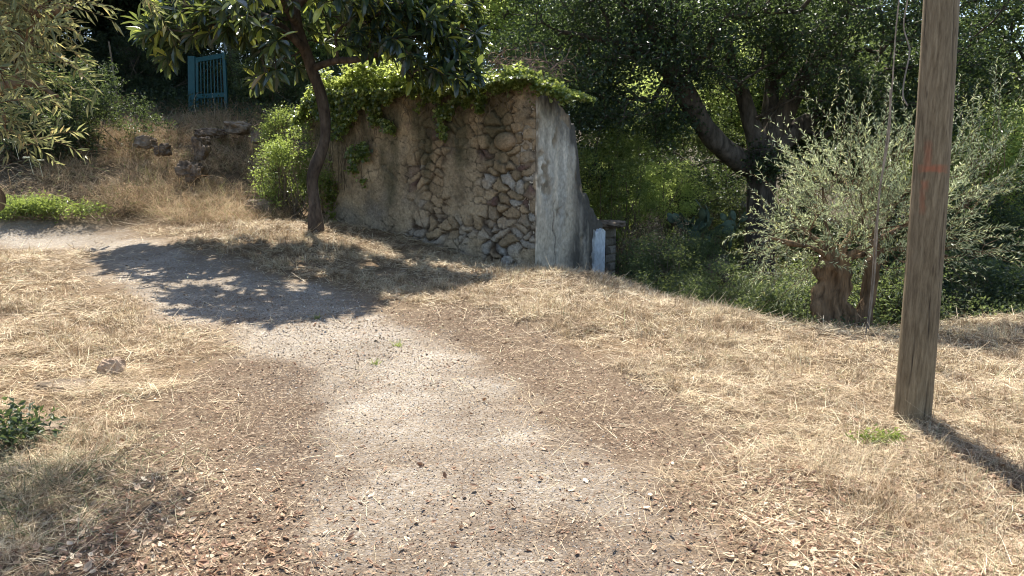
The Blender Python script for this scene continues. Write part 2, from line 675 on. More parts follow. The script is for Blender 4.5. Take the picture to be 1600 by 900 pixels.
def vcol_mat(name, scale=30, bump=.5, dist=.02, rough=.92, var=.3, stretch=(1, 1, 1)):
    m, nt, out = new_mat(name)
    co = objcoord(nt, stretch)
    a = nd(nt, "ShaderNodeAttribute", attribute_name="tint")
    n = noise(nt, scale, 6, .7, co)
    c = mix(nt, 1.0, a.outputs['Color'], ramp(nt, n, [(.25, (1 - var,) * 3), (.75, (1 + var,) * 3)]), 'MULTIPLY')
    p = nd(nt, "ShaderNodeBsdfPrincipled", inp={'Roughness': rough, 'Specular IOR Level': .15})
    nt.links.new(c, p.inputs['Base Color'])
    b = nd(nt, "ShaderNodeBump", inp={'Strength': bump, 'Distance': dist})
    nt.links.new(n, b.inputs['Height'])
    nt.links.new(b.outputs[0], p.inputs['Normal'])
    nt.links.new(p.outputs[0], out.inputs[0])
    return m


M_GROUND = ground_mat()
M_STRAW = island_mat("dry_straw", [(0, (.11, .075, .045)), (.14, (.27, .195, .115)), (.35, (.47, .365, .22)), (.6, (.61, .50, .33)), (.82, (.70, .62, .46)), (.9, (.33, .20, .12)), (.96, (.43, .41, .30)), (1, (.25, .29, .12))], .6, .3, .12)
M_STALK = island_mat("dry_stalks", [(0, (.22, .16, .10)), (.3, (.45, .34, .22)), (.6, (.64, .53, .36)), (.8, (.44, .29, .19)), (.92, (.34, .34, .17)), (1, (.24, .32, .10))], .7, .2, .3)
M_LITTER = island_mat("dead_leaves", [(0, (.19, .11, .07)), (.3, (.30, .18, .115)), (.6, (.46, .32, .22)), (.85, (.58, .45, .32)), (1, (.68, .59, .45))], .6, .3, .15)
M_PEBBLE = island_mat("pebbles", [(0, (.11, .088, .066)), (.3, (.20, .16, .12)), (.55, (.33, .28, .215)), (.75, (.20, .20, .205)), (.9, (.37, .35, .32)), (1, (.62, .58, .52))], .85, .2)
M_OAK = leaf_mat("oak_leaves", [(0, (.014, .028, .018)), (.5, (.024, .045, .025)), (1, (.042, .068, .034))], (.13, .18, .04), .28, .45, .4)
M_LOQ = leaf_mat("loquat_leaves", [(0, (.010, .026, .026)), (.6, (.018, .038, .032)), (.84, (.035, .065, .028)), (.88, (.24, .28, .06)), (.985, (.40, .42, .08)), (1, (.30, .13, .04))], (.26, .30, .05), .22, .26, .7, 2)
M_OLIVE = leaf_mat("olive_leaves", [(0, (.05, .075, .04)), (.35, (.13, .16, .085)), (.8, (.30, .33, .20)), (.88, (.46, .48, .35)), (1, (.44, .42, .12))], (.29, .32, .16), .33, .33, .65)
M_OLIVE2 = leaf_mat("yellowed_olive_leaves", [(0, (.06, .085, .045)), (.5, (.13, .15, .075)), (.85, (.26, .24, .11)), (1, (.36, .24, .12))], (.28, .27, .09), .36, .42, .5)
M_GREEN = leaf_mat("fresh_green_leaves", [(0, (.045, .07, .022)), (.6, (.085, .12, .035)), (1, (.22, .25, .08))], (.28, .34, .06), .38, .4, .45)
M_IVY = leaf_mat("ivy_leaves", [(0, (.02, .04, .018)), (.5, (.05, .085, .03)), (.8, (.15, .20, .06)), (1, (.38, .40, .15))], (.36, .40, .08), .45, .25, .8)
M_MID = leaf_mat("thicket_leaves", [(0, (.025, .042, .024)), (.6, (.045, .068, .034)), (1, (.11, .13, .055))], (.20, .24, .06), .38, .5, .35)
M_PALE = leaf_mat("pale_green_leaves", [(0, (.09, .13, .05)), (.6, (.16, .21, .07)), (1, (.26, .30, .10))], (.38, .43, .13), .58, .45, .4)
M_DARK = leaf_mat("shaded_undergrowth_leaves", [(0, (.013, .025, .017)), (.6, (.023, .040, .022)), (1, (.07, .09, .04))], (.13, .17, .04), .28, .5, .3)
M_BARK = bark_mat("oak_bark", (.04, .033, .026), (.15, .125, .098), 9)
M_LBARK = bark_mat("loquat_bark", (.035, .027, .021), (.13, .10, .075), 14, .4)
M_OBARK = bark_mat("olive_bark", (.045, .028, .017), (.36, .24, .14), 16, .14, 1.0)
M_TWIG = bark_mat("twig_bark", (.10, .075, .05), (.24, .19, .13), 10, .5)
M_CACTUS = bark_mat("cactus_skin", (.045, .075, .05), (.12, .15, .09), 9, 1, .3, .5)
M_ROCK = bark_mat("weathered_rock", (.10, .08, .06), (.32, .25, .18), 7, 1, .8)
M_ROCK2 = bark_mat("dark_rock", (.06, .045, .035), (.26, .20, .145), 9, 1, 1.0)
M_WALL = vcol_mat("rubble_wall", 22, 1.0, .035, .93, .45)
M_PLASTER = vcol_mat("old_plaster", 17, .7, .02, .9, .33, (1, 1, .55))

# ------------------------------------------------------------------ ground and path
def axis(lo, hi, step, far, g=1.16):
    core = np.arange(lo, hi + step / 2, step)
    ext = []
    s, t = step, 0
    while t < far:
        s *= g
        t += s
        ext.append(t)
    ext = np.array(ext)
    return np.concatenate([lo - ext[::-1], core, core[-1] + ext])


X, Y = axis(-12, 9, .06, 600), axis(1.5, 20, .06, 700)
gx, gy = np.meshgrid(X, Y)
gx, gy = gx.ravel(), gy.ravel()
FL = fields(gx, gy)
gz = H(gx, gy, FL)
nx, ny = len(X), len(Y)
ii, jj = np.meshgrid(np.arange(nx - 1), np.arange(ny - 1))
a0 = (jj * nx + ii).ravel()
GF = np.stack([a0, a0 + 1, a0 + nx + 1, a0 + nx], 1)
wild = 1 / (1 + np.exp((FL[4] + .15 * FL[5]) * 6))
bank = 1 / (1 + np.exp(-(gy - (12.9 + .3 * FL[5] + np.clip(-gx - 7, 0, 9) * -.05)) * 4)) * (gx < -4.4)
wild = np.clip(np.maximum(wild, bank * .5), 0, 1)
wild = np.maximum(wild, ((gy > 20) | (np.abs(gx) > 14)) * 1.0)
GV = np.stack([gx, gy, gz], 1)
kind(add_mesh("ground", [(GV, GF)], M_GROUND, smooth=True, attrs={"gravel": FL[1] * (FL[0] < 3), "dirt": FL[2], "wild": wild}), 'structure')
keep = FL[0] < .02
fk = keep[GF].all(1)
use = np.zeros(len(GV), bool)
use[GF[fk].ravel()] = True
remap = np.cumsum(use) - 1
kind(add_mesh("gravel_path", [(GV[use] + [0, 0, .004], remap[GF[fk]])], M_GROUND, smooth=True,
              attrs={"gravel": FL[1][use], "dirt": FL[2][use], "wild": wild[use]}), 'structure')

# distant hill behind the trees at the right
hx, hy = np.meshgrid(np.linspace(0, 1, 60), np.linspace(0, 1, 20))
hp = np.stack([hx.ravel() * 900 - 150, 420 + hy.ravel() * 250, np.zeros(hx.size)], 1)
hp[:, 2] = -25 + 150 * np.sin(hy.ravel() * pi) * (.6 + .4 * fbm(hp[:, :2] / 160, 4, 77)) * np.clip(hx.ravel() * 6, 0, 1) * np.clip((1 - hx.ravel()) * 6, 0, 1)
b0 = (np.arange(19)[:, None] * 60 + np.arange(59)[None]).ravel()
kind(add_mesh("hill", [(hp, np.stack([b0, b0 + 1, b0 + 61, b0 + 60], 1))],
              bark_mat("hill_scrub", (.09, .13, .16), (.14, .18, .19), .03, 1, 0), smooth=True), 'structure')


# ------------------------------------------------------------------ cut straw, stubble, litter, pebbles
def polar(n, r0, r1, a=44, pw=1.0):
    r = r0 + (r1 - r0) * rng.uniform(0, 1, n) ** pw
    t = rng.uniform(-a, a, n) * pi / 180
    return r * np.sin(t), r * np.cos(t)


def blades_at(x, y, h, L, W, pitch, lift, curl):
    n = len(x)
    yaw = rng.uniform(0, 2 * pi, n)
    d = np.stack([np.cos(yaw) * np.cos(pitch), np.sin(yaw) * np.cos(pitch), np.sin(pitch)], 1)
    R = frames(d, jit=.35)
    T, TF = blade(curl)
    pos = np.stack([x, y, h + lift], 1)
    return scatter(T, TF, pos, R, np.stack([W, L, L], 1))


x, y = polar(680000, 1.9, 13.5, 43)
xe, ye = rng.uniform(-12, -3, 60000), rng.uniform(10.5, 14.5, 60000)
x, y = np.concatenate([x, xe]), np.concatenate([y, ye])
fl = fields(x, y)
patchy = fbm(np.stack([x, y], 1) * 1.7, 3, 91)
fine_ = fbm(np.stack([x, y], 1) * 6.5, 2, 92)
den = np.clip(fl[3] * (.62 + .9 * patchy + .9 * fine_), .0, 1) + .006
den = np.where((fl[4] < -.15), den * .25, den)
den = den * (1 - .5 / (1 + np.exp(-(x - .9) * 3)) / (1 + np.exp((y - 3.6) * 4)))
den = np.where((fl[1] > .5) & (fl[0] > -.9), den + .02, den)
wallclear = (x > -4.6) & (x < 1.2) & (y > 15 - (x + 4.05) * .68 + .1)
k = (rng.uniform(0, 1, len(x)) < den) & ~wallclear
x, y = x[k], y[k]
h = H(x, y)
r = np.hypot(x, y)
n = len(x)
L = rng.gamma(1.9, .046, n).clip(.015, .40)
W = rng.uniform(.0014, .0034, n) * np.clip(r / 4.5, .8, 2.2)
half = n // 2
p1 = blades_at(x[:half], y[:half], h[:half], L[:half], W[:half], rng.normal(.05, .16, half), rng.uniform(.0, .05, half), -.12)
p2 = blades_at(x[half:], y[half:], h[half:], L[half:], W[half:], rng.normal(.12, .22, n - half), rng.uniform(.0, .035, n - half), .10)
kind(add_mesh("cut_straw", [p1, p2], M_STRAW), 'stuff', "dry cut straw lying over the ground beside the gravel path", "straw")
# stubble tufts
x, y = polar(5200, 2.2, 13.5, 43)
fl = fields(x, y)
k = (fl[3] > .55) & (fl[4] > -.2) & (fbm(np.stack([x, y], 1) * 1.1, 2, 44) > -.15)
cx, cy = x[k], y[k]
nb = 42
rad = rng.uniform(.03, .11, len(cx))
bx = np.repeat(cx, nb) + rng.normal(size=len(cx) * nb) * np.repeat(rad, nb)
by = np.repeat(cy, nb) + rng.normal(size=len(cx) * nb) * np.repeat(rad, nb)
bh = H(bx, by)
n = len(bx)
pt = blades_at(bx, by, bh, rng.uniform(.03, .13, n), rng.uniform(.0016, .0034, n) * np.clip(np.hypot(bx, by) / 5, .9, 2), rng.normal(1.0, .33, n), np.zeros(n), -.15)
kind(add_mesh("grass_stubble", [pt], M_STRAW), 'stuff', "short tufts of dry grass stubble standing in the straw", "grass")
# dead leaves
x, y = polar(170000, 1.9, 9, 43, 1.5)
fl = fields(x, y)
zr = 1 / (1 + np.exp(-(x - .9) * 3)) * 1 / (1 + np.exp((y - 4.0) * 2.6))
zl = 1 / (1 + np.exp((x + .75) * 4)) * 1 / (1 + np.exp((y - 3.3) * 4))
den = np.clip(1.5 * zr * (fl[3] + .35) + .8 * zl + .025 * (fl[2] + .3) + .2 * fl[3] * (y < 7), 0, 1) * np.clip(.6 + 1.1 * fl[5], 0.15 + .5 * zr, 1.3)
k = rng.uniform(0, 1, len(x)) < den * .62
x, y = x[k], y[k]
n = len(x)
h = H(x, y)
T = np.array([[-.22, 0, .0], [.22, 0, .0], [-.5, .5, .12], [.5, .5, .14], [-.1, 1, .3], [.1, 1, .3], [0, .5, -.05]], float)
TF = np.array([[0, 1, 6, 2], [1, 3, 5, 6], [2, 6, 5, 4]])
yaw = rng.uniform(0, 2 * pi, n)
pit = rng.normal(0, .3, n)
d = np.stack([np.cos(yaw) * np.cos(pit), np.sin(yaw) * np.cos(pit), np.sin(pit)], 1)
s = rng.gamma(3.2, .0064, n).clip(.005, .045)
pl = scatter(T, TF, np.stack([x, y, h + rng.uniform(.002, .02, n)], 1), frames(d, jit=.5), np.stack([s * rng.uniform(.35, .75, n), s, s * rng.uniform(.3, 1.2, n)], 1))
x, y = polar(210000, 1.9, 9, 43, 1.25)
fl = fields(x, y)
k = rng.uniform(0, 1, len(x)) < np.clip((.18 + .42 * fl[2] + .35 * fl[6]) * (fl[0] < .6), 0, .9)
x, y = x[k], y[k]
n = len(x)
yaw = rng.uniform(0, 2 * pi, n)
pit = rng.normal(0, .3, n)
d = np.stack([np.cos(yaw) * np.cos(pit), np.sin(yaw) * np.cos(pit), np.sin(pit)], 1)
s = rng.gamma(2.5, .0032, n).clip(.003, .022) * np.clip(np.hypot(x, y) / 4.5, .9, 1.7)
pl2 = scatter(LEAF[0], LEAF[1], np.stack([x, y, H(x, y) + rng.uniform(.004, .012, n)], 1), frames(d, jit=.5), np.stack([s * rng.uniform(.4, .9, n), s, s], 1))
kind(add_mesh("leaf_litter", [pl, pl2], M_LITTER), 'stuff', "brown dead leaves and chips strewn over the soil", "leaf litter")
# pebbles on the path
x, y = polar(170000, 1.9, 12, 42, 1.3)
fl = fields(x, y)
k = rng.uniform(0, 1, len(x)) < np.clip(fl[1] * (.9 - .35 * fl[2]) + .05, 0, 1)
x, y = x[k], y[k]
n = len(x)
OC = np.array([[1, 0, 0], [-1, 0, 0], [0, 1, 0], [0, -1, 0], [0, 0, 1], [0, 0, -1.]]) * .5
OF = np.array([[0, 2, 4], [2, 1, 4], [1, 3, 4], [3, 0, 4], [2, 0, 5], [1, 2, 5], [3, 1, 5], [0, 3, 5]])
s = np.clip(rng.lognormal(-5.15, .42, n), .003, .022) * np.clip(np.hypot(x, y) / 5, .9, 1.6)
R = frames(rng.normal(size=(n, 3)) * [1, 1, .3], jit=.3)
pp = scatter(OC, OF, np.stack([x, y, H(x, y) + .004 + s * .12], 1), R, s[:, None] * rng.uniform(.6, 1.3, (n, 3)))
kind(add_mesh("path_pebbles", [pp], M_PEBBLE), 'stuff', "small grey and tan pebbles scattered on the gravel path", "pebbles")


# ------------------------------------------------------------------ rocks
def rock(name, c, r, label, mat, seed, amp=.45, sub=28, group=None):
    a = np.linspace(0, pi, sub)
    b = np.linspace(0, 2 * pi, sub * 2, endpoint=False)
    A, B = np.meshgrid(a, b, indexing='ij')
    d = np.stack([np.sin(A) * np.cos(B), np.sin(A) * np.sin(B), np.cos(A)], -1).reshape(-1, 3)
    n = fbm(d * 1.4 + seed * 3.3, 5, seed) + .35 * (1 - 2 * np.abs(fbm(d * 3.1 + seed, 3, seed + 40)))-.15
    f = 1 + amp * n
    q = np.sign(d) * np.abs(d) ** .72
    V = q * f[:, None] * np.array(r) * .85
    w = sub * 2
    i = np.arange(sub - 1)[:, None] * w
    j = np.arange(w)[None]
    F = np.stack([i + j, i + w + j, i + w + (j + 1) % w, i + (j + 1) % w], -1).reshape(-1, 4)
    o = add_mesh(name, [(V, F)], mat, smooth=False)
    o.location = c
    return tag(o, label, 'rock' if 'stump' not in name else 'stump', group)


def gp(u, v, dz=0.0):
    g = G(u, v)
    return np.array([g[0], g[1], float(H(np.array([g[0]]), np.array([g[1]]))[0]) + dz])


M_TAN = bark_mat("tan_stone", (.34, .24, .16), (.58, .44, .32), 9, 1, .7)
rock("stone", gp(175, 582, .03), (.10, .08, .115), "brown pointed stone lying alone in the straw left of the path", M_TAN, 3)
rock("flat_stone", gp(100, 602, .015), (.22, .13, .035), "flat pale stone half buried in straw left of the path", M_ROCK, 5, .3)
rock("flat_stone", gp(62, 678, .01), (.2, .12, .03), "flat tan stone slab near the left edge of the picture", M_ROCK, 8, .3)
rock("boulder", gp(408, 332, .08), (.30, .24, .16), "low rounded brown boulder left of the leaning tree trunk", M_ROCK, 11, .4)
rock("stone", gp(438, 337, .03), (.09, .09, .06), "small brown stone beside the low boulder", M_ROCK, 13)

# ------------------------------------------------------------------ ruined wall
C0, A0 = np.array([.37, 12.0]), np.array([-4.05, 15.0])
e = (A0 - C0) / np.linalg.norm(A0 - C0)
WL = np.linalg.norm(A0 - C0)
nf = np.array([e[1], -e[0]])
nf = nf if nf[1] < 0 else -nf               # outward normal of the main face
f_dir = -nf                                  # direction of the end wall, going away
ruin = thing("ruined_wall", "ruined rubble stone wall with a pale plastered end and vines along its top", "wall", (C0[0], C0[1], 0))


def slab(O, ex, nv, Lx, thick, hfun, z0, step, disp, colf, name, mat):
    """dense wall slab with relief; O corner, ex along, nv outward normal"""
    ns, nz = int(Lx / step) + 1, int(3.6 / step)
    S, T = np.meshgrid(np.linspace(0, Lx, ns), np.linspace(0, 1, nz))
    S, T = S.ravel(), T.ravel()
    parts, tints = [], []
    hz = hfun(S)
    Z = z0 + (hz - z0) * T
    edge = np.clip(np.minimum(np.minimum(S, Lx - S) / .05, (1 - T) * (hz - z0) / .05), 0, 1)
    D = disp(S, Z) * edge
    tints.append(colf(S, Z))
    w = np.array([*nv, 0])
    V = np.stack([O[0] + ex[0] * S, O[1] + ex[1] * S, Z], 1) + w * D[:, None]
    i, j = np.meshgrid(np.arange(ns - 1), np.arange(nz - 1))
    a = (j * ns + i).ravel()
    parts.append((V, np.stack([a, a + 1, a + ns + 1, a + ns], 1)))
    # back, top and two ends with rough relief
    Vb = np.stack([O[0] + ex[0] * S, O[1] + ex[1] * S, Z], 1) - w * (thick + .03 * vnoise(np.stack([S, Z], 1) * 5, 4) * edge)[:, None]
    parts.append((Vb, np.stack([a, a + ns, a + ns + 1, a + 1], 1)))
    tints.append(colf(S, Z))
    nd_ = 10
    for kind_ in ('top', 'l', 'r'):
        if kind_ == 'top':
            m = ns
            s_ = np.linspace(0, Lx, ns)
            z_ = hfun(s_)
        else:
            m = nz
            s_ = np.full(nz, 0.0 if kind_ == 'l' else Lx)
            z_ = z0 + (hfun(s_) - z0) * np.linspace(0, 1, nz)
        K = np.linspace(0, 1, nd_)
        SS = np.repeat(s_[None], nd_, 0).ravel()
        ZZ = np.repeat(z_[None], nd_, 0).ravel()
        KK = np.repeat(K[:, None], m, 1).ravel()
        bump_ = (0 if kind_ == 'l' and name == 'rubble_masonry' else .07) * fbm(np.stack([SS * 4, ZZ * 4, KK * 2], 1), 3, 8) * np.sin(KK * pi)
        q = np.stack([O[0] + ex[0] * SS, O[1] + ex[1] * SS, ZZ], 1) - w * (KK * thick)[:, None]
        if kind_ == 'top':
            q[:, 2] += np.abs(bump_)
        else:
            q[:, :2] += np.array(ex) * (bump_ * (1 if kind_ == 'r' else -1))[:, None]
        i2, j2 = np.meshgrid(np.arange(m - 1), np.arange(nd_ - 1))
        a2 = (j2 * m + i2).ravel()
        parts.append((q, np.stack([a2, a2 + 1, a2 + m + 1, a2 + m], 1)))
        tints.append(colf(SS, ZZ) * (.8 + .4 * hsh(np.round(SS * 4), np.round(ZZ * 5), np.round(KK * 3)))[:, None])
    return add_mesh(name, parts, mat, parent=ruin, smooth=True, attrs={"tint": np.concatenate(tints)})


# stones of the main face: staggered cells, then jittered
seeds = []
zz = -.3
rr_ = np.random.default_rng(21)
while zz < 3.4:
    hh = rr_.uniform(.10, .19)
    ss = rr_.uniform(-.3, 0)
    while ss < WL + .3:
        ww = rr_.uniform(.10, .40)
        seeds.append((ss + ww / 2 + rr_.normal() * .05, zz + hh / 2 + rr_.normal() * .06, rr_.uniform(.8, 1.25)))
        ss += ww
    zz += hh
seeds = np.array(seeds)
# the big round stone near the corner
Bs = P(790, 221, 12.35)
bs_ = float(np.dot(Bs[:2] - C0, e))
BIG = (max(bs_, .3), Bs[2])
seeds = seeds[np.hypot((seeds[:, 0] - BIG[0]) / 1.5, seeds[:, 1] - BIG[1]) > .15]


def cells(S, Z):
    q_ = np.stack([S, Z], 1)
    ps = np.stack([S + .10 * fbm(q_ * 3.1, 2, 5) + .03 * fbm(q_ * 14, 3, 7), Z + .10 * fbm(q_ * 3.1, 2, 6) + .03 * fbm(q_ * 14, 3, 8)], 1)
    f1 = np.full(len(S), 9.0)
    f2 = np.full(len(S), 9.0)
    idx = np.zeros(len(S), int)
    for c in range(len(seeds)):
        near = np.abs(Z - seeds[c, 1]) < .55
        d = np.full(len(S), 9.0)
        d[near] = np.hypot((ps[near, 0] - seeds[c, 0]) * .78, ps[near, 1] - seeds[c, 1])
        b = d < f1
        f2 = np.where(b, f1, np.minimum(f2, d))
        idx[b] = c
        f1 = np.where(b, d, f1)
    return f1, f2, idx


_cache = {}


def wall_fields(S, Z):
    key = (len(S), round(float(S.sum()), 3), round(float(Z.sum()), 3))
    if key not in _cache:
        f1, f2, idx = cells(S, Z)
        gap = np.clip((f2 - f1) / .035, 0, 1)
        p2 = np.stack([S, Z], 1)
        n = fbm(p2 * 1.3, 4, 12)
        # where old mud render still hides the joints
        crackx = .62 + .10 * np.sin(Z * 3.1) + .05 * np.sin(Z * 11)
        open_ = np.exp(-((S - crackx) / .36) ** 2) * 1.0 + np.exp(-((S - 2.1 - .1 * np.sin(Z * 4)) / .28) ** 2) * .5 + .35 * fbm(p2 * 4.5, 3, 13) \
            + np.exp(-((Z - .45) / .45) ** 2) * .5 * (S < 3.2) + np.exp(-((S - WL) / .3) ** 2)
        cover = np.clip((n * .9 + .58 - open_) * 2.2, 0, 1)
        crack = np.exp(-((S - crackx) / .05) ** 2) * (Z < 2.55) * np.clip(.6 + fbm(p2 * 6, 2, 66), 0, 1)
        big = np.hypot((S - BIG[0]) / .20, (Z - BIG[1]) / .15)
        _cache[key] = (f1, f2, idx, gap, n, cover, crack, big)
    return _cache[key]


def wall_disp(S, Z):
    f1, f2, idx, gap, n, cover, crack, big = wall_fields(S, Z)
    prot = hsh(idx, idx * 0 + 3)
    st = (np.clip(gap * 1.3, 0, 1) ** .45) * (.055 + .07 * prot) - .055 + .02 * fbm(np.stack([S, Z], 1) * 16, 3, 19)
    md = .028 + .018 * fbm(np.stack([S, Z], 1) * 5, 3, 2) + .012 * np.clip(gap, 0, .5)
    d = st * (1 - cover) + md * cover - .10 * np.clip(crack, 0, 1) * (gap < .8)
    d = np.where(big < 1, .03 + .10 * np.sqrt(np.clip(1 - big ** 2, 0, 1)), np.where(big < 1.2, -.05, d))
    return d + .05 * n


def wall_col(S, Z):
    f1, f2, idx, gap, n, cover, crack, big = wall_fields(S, Z)
    h1 = hsh(idx, idx * 0 + 1)
    h2 = hsh(idx, idx * 0 + 2)
    tan = np.array([.36, .255, .145])
    c = tan[None] * (.72 + .45 * h1)[:, None]
    c = np.where(((h2 > .86) & (Z < 1.7))[:, None], np.array([.42, .37, .30])[None] * (.75 + .4 * h1)[:, None], c)
    c = np.where((h2 < .06)[:, None], np.array([.17, .10, .075])[None], c)
    lowgrey = np.clip((1.0 - Z) * 1.2, 0, 1) * (hsh(idx, idx * 0 + 7) > .45)
    c = c * (1 - .7 * lowgrey[:, None]) + np.array([.40, .375, .33])[None] * .7 * lowgrey[:, None]
    joint = np.array([.075, .05, .033])  # dark joint colour also carries the shade of the deep gaps
    c = c * gap[:, None] + joint * (1 - gap)[:, None]
    mud = np.array([.39, .29, .175])[None] * (.92 + .6 * fbm(np.stack([S, Z], 1) * 3.3, 5, 15) + .25 * fbm(np.stack([S, Z], 1) * 15, 3, 18))[:, None]
    gr = np.clip(fbm(np.stack([S, Z], 1) * 1.6, 4, 29) * 2.2 - .15, 0, 1)[:, None] * .6
    mud = mud * (1 - gr) + np.array([.27, .235, .19]) * gr
    fine = np.clip(1.4 - (f2 - f1) / .014, 0, 1) * np.clip(fbm(np.stack([S, Z], 1) * 3.2, 3, 16) * 4 - .1, 0, 1)
    mud = mud * (1 - .62 * fine[:, None]) * (.88 + .12 * gap[:, None])
    c = c * (1 - cover[:, None]) + mud * cover[:, None]
    c = np.where((big < 1)[:, None], np.array([.42, .29, .17]), c)
    # old moss and damp stains hanging from the top
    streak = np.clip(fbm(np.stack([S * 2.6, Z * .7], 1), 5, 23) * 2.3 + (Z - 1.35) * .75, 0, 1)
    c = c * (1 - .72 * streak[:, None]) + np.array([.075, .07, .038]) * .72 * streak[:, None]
    lum = c.mean(1, keepdims=True)
    return np.clip((c * .95 + lum * .05) * 1.0, .01, .8)


def h_main(s):
    return 2.98 + .10 * fbm(np.stack([s * 1.5, s * 0], 1), 4, 3) - .10 * (s > WL - .5) * 1.0 - .25 * np.clip((s - WL + .25) / .25, 0, 1)


slab(C0, e, nf, WL, .5, h_main, -.5, .022, wall_disp, wall_col, "rubble_masonry", M_WALL)

EL = 2.3
tt = np.linspace(0, EL, 60)
eX, eY = C0[0] + f_dir[0] * tt, C0[1] + f_dir[1] * tt
eu = 800 + F_PX * eX / (eY * CP + 0.0 * eY)
ev = np.interp(eu, [830, 850, 870, 893, 899, 905, 925, 945], [122, 138, 162, 200, 240, 290, 332, 352])
ez = np.array([P(u_, v_, y_)[2] for u_, v_, y_ in zip(eu, ev, eY)])
en = -e                                       # outward normal of the plastered face


def h_end(s):
    return np.interp(s, tt, ez) + .05 * fbm(np.stack([s * 7, s * 0], 1), 3, 31) + .07 * np.round(2 * vnoise(np.stack([s * 11, s * 0], 1), 32)) / 2


def end_disp(S, Z):
    p2 = np.stack([S, Z], 1)
    cr = np.exp(-((S - .55 - .05 * np.sin(Z * 6) - .03 * np.sin(Z * 17)) / .012) ** 2) * (Z < 1.1)
    pel = np.clip(fbm(p2 * 3.3, 4, 56) * 6 - 1.9 + np.clip(S - 1.1, 0, 1) * 1.5, 0, 1)
    return .02 * fbm(p2 * 3, 4, 41) - .03 * cr - .025 * pel + .01 * fbm(p2 * 20, 2, 42)


def end_col(S, Z):
    p2 = np.stack([S, Z], 1)
    base = np.array([.52, .435, .325])[None] * (1 + .12 * fbm(p2 * 2, 4, 51))[:, None]
    grey = np.array([.40, .365, .31])
    g1 = np.clip((Z - .6) * .9 + fbm(np.stack([S * 5, Z * .7], 1), 4, 52) * 1.5, 0, 1)
    c = base * (1 - .75 * g1[:, None]) + grey * .75 * g1[:, None]
    white = np.clip(fbm(np.stack([S * 8, Z * 1.1], 1), 3, 58) * 1.8 + .1, 0, 1) * np.clip(Z - .8, 0, 1)
    c = c * (1 + .5 * white[:, None]) * (1 + .3 * fbm(p2 * 22, 3, 57))[:, None]
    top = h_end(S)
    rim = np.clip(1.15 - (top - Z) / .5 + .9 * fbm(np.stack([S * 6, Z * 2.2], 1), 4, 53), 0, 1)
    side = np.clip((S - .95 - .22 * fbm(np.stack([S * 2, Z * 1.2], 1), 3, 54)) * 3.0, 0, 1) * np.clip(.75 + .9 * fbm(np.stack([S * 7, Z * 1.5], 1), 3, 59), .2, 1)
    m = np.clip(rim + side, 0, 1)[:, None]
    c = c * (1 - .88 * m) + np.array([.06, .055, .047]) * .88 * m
    pel = np.clip(fbm(p2 * 3.3, 4, 56) * 6 - 1.9 + np.clip(S - 1.1, 0, 1) * 1.5, 0, 1)[:, None]
    c = c * (1 - pel) + np.array([.27, .215, .15]) * (.8 + .5 * hsh(np.floor(S * 8), np.floor(Z * 9)))[:, None] * pel
    cr = np.exp(-((S - .55 - .05 * np.sin(Z * 6) - .03 * np.sin(Z * 17)) / .014) ** 2) * (Z < 1.1)
    c = c * (1 - .8 * cr[:, None])
    return np.clip(c, .02, .75)


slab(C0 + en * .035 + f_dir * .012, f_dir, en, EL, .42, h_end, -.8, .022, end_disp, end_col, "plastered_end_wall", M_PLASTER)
# white plaster pilaster and stone pier at the far end
P1 = C0 + f_dir * 1.93 + en * .08


def pil_col(S, Z):
    p2 = np.stack([S, Z], 1)
    c = np.array([.62, .64, .64])[None] * (1 + .2 * fbm(p2 * 6, 4, 61))[:, None]
    st = np.clip(fbm(p2 * np.array([9, 2]), 3, 62) * 1.6 - .2, 0, 1)[:, None]
    return c * (1 - .4 * st) + np.array([.2, .21, .19]) * .4 * st


slab(P1, f_dir, en, .42, .3, lambda s: .50 + .04 * vnoise(np.stack([s * 20, s * 0], 1), 3), -.9, .022,
     lambda S, Z: .01 * fbm(np.stack([S, Z], 1) * 8, 3, 63), pil_col, "white_pilaster", M_PLASTER)
P2 = C0 + f_dir * 2.5 + en * .02


def pier_col(S, Z):
    b = hsh(np.floor(Z / .16), np.floor(S / .2 + np.floor(Z / .16) * .5))
    return np.array([.20, .17, .13])[None] * (.5 + .8 * b)[:, None]


slab(P2, f_dir, en, .42, .4, lambda s: s * 0 + .52, -.9, .03, lambda S, Z: -.05 * (np.abs(((Z / .16) % 1) - .5) > .40) + .03 * fbm(np.stack([S, Z], 1) * 6, 3, 64),
     pier_col, "stone_pier", M_WALL)
_cs = rock("capstone", (0, 0, 0), (.36, .26, .08), "", M_ROCK2, 17, .3)
for _k in ("label", "category"):
    del _cs[_k]
_cs.parent = ruin
_cp = np.array([*(P2 + f_dir * .15), .60]) - np.array([C0[0], C0[1], 0])
_cs.location = _cp


# ------------------------------------------------------------------ ivy and brambles on the wall
def wp(s, z, out):
    return np.stack([C0[0] + e[0] * s + nf[0] * out, C0[1] + e[1] * s + nf[1] * out, z], 1)


n = 26000
s = rng.uniform(-.1, WL + .1, n)
drop = rng.uniform(0, 1, n) ** 1.6
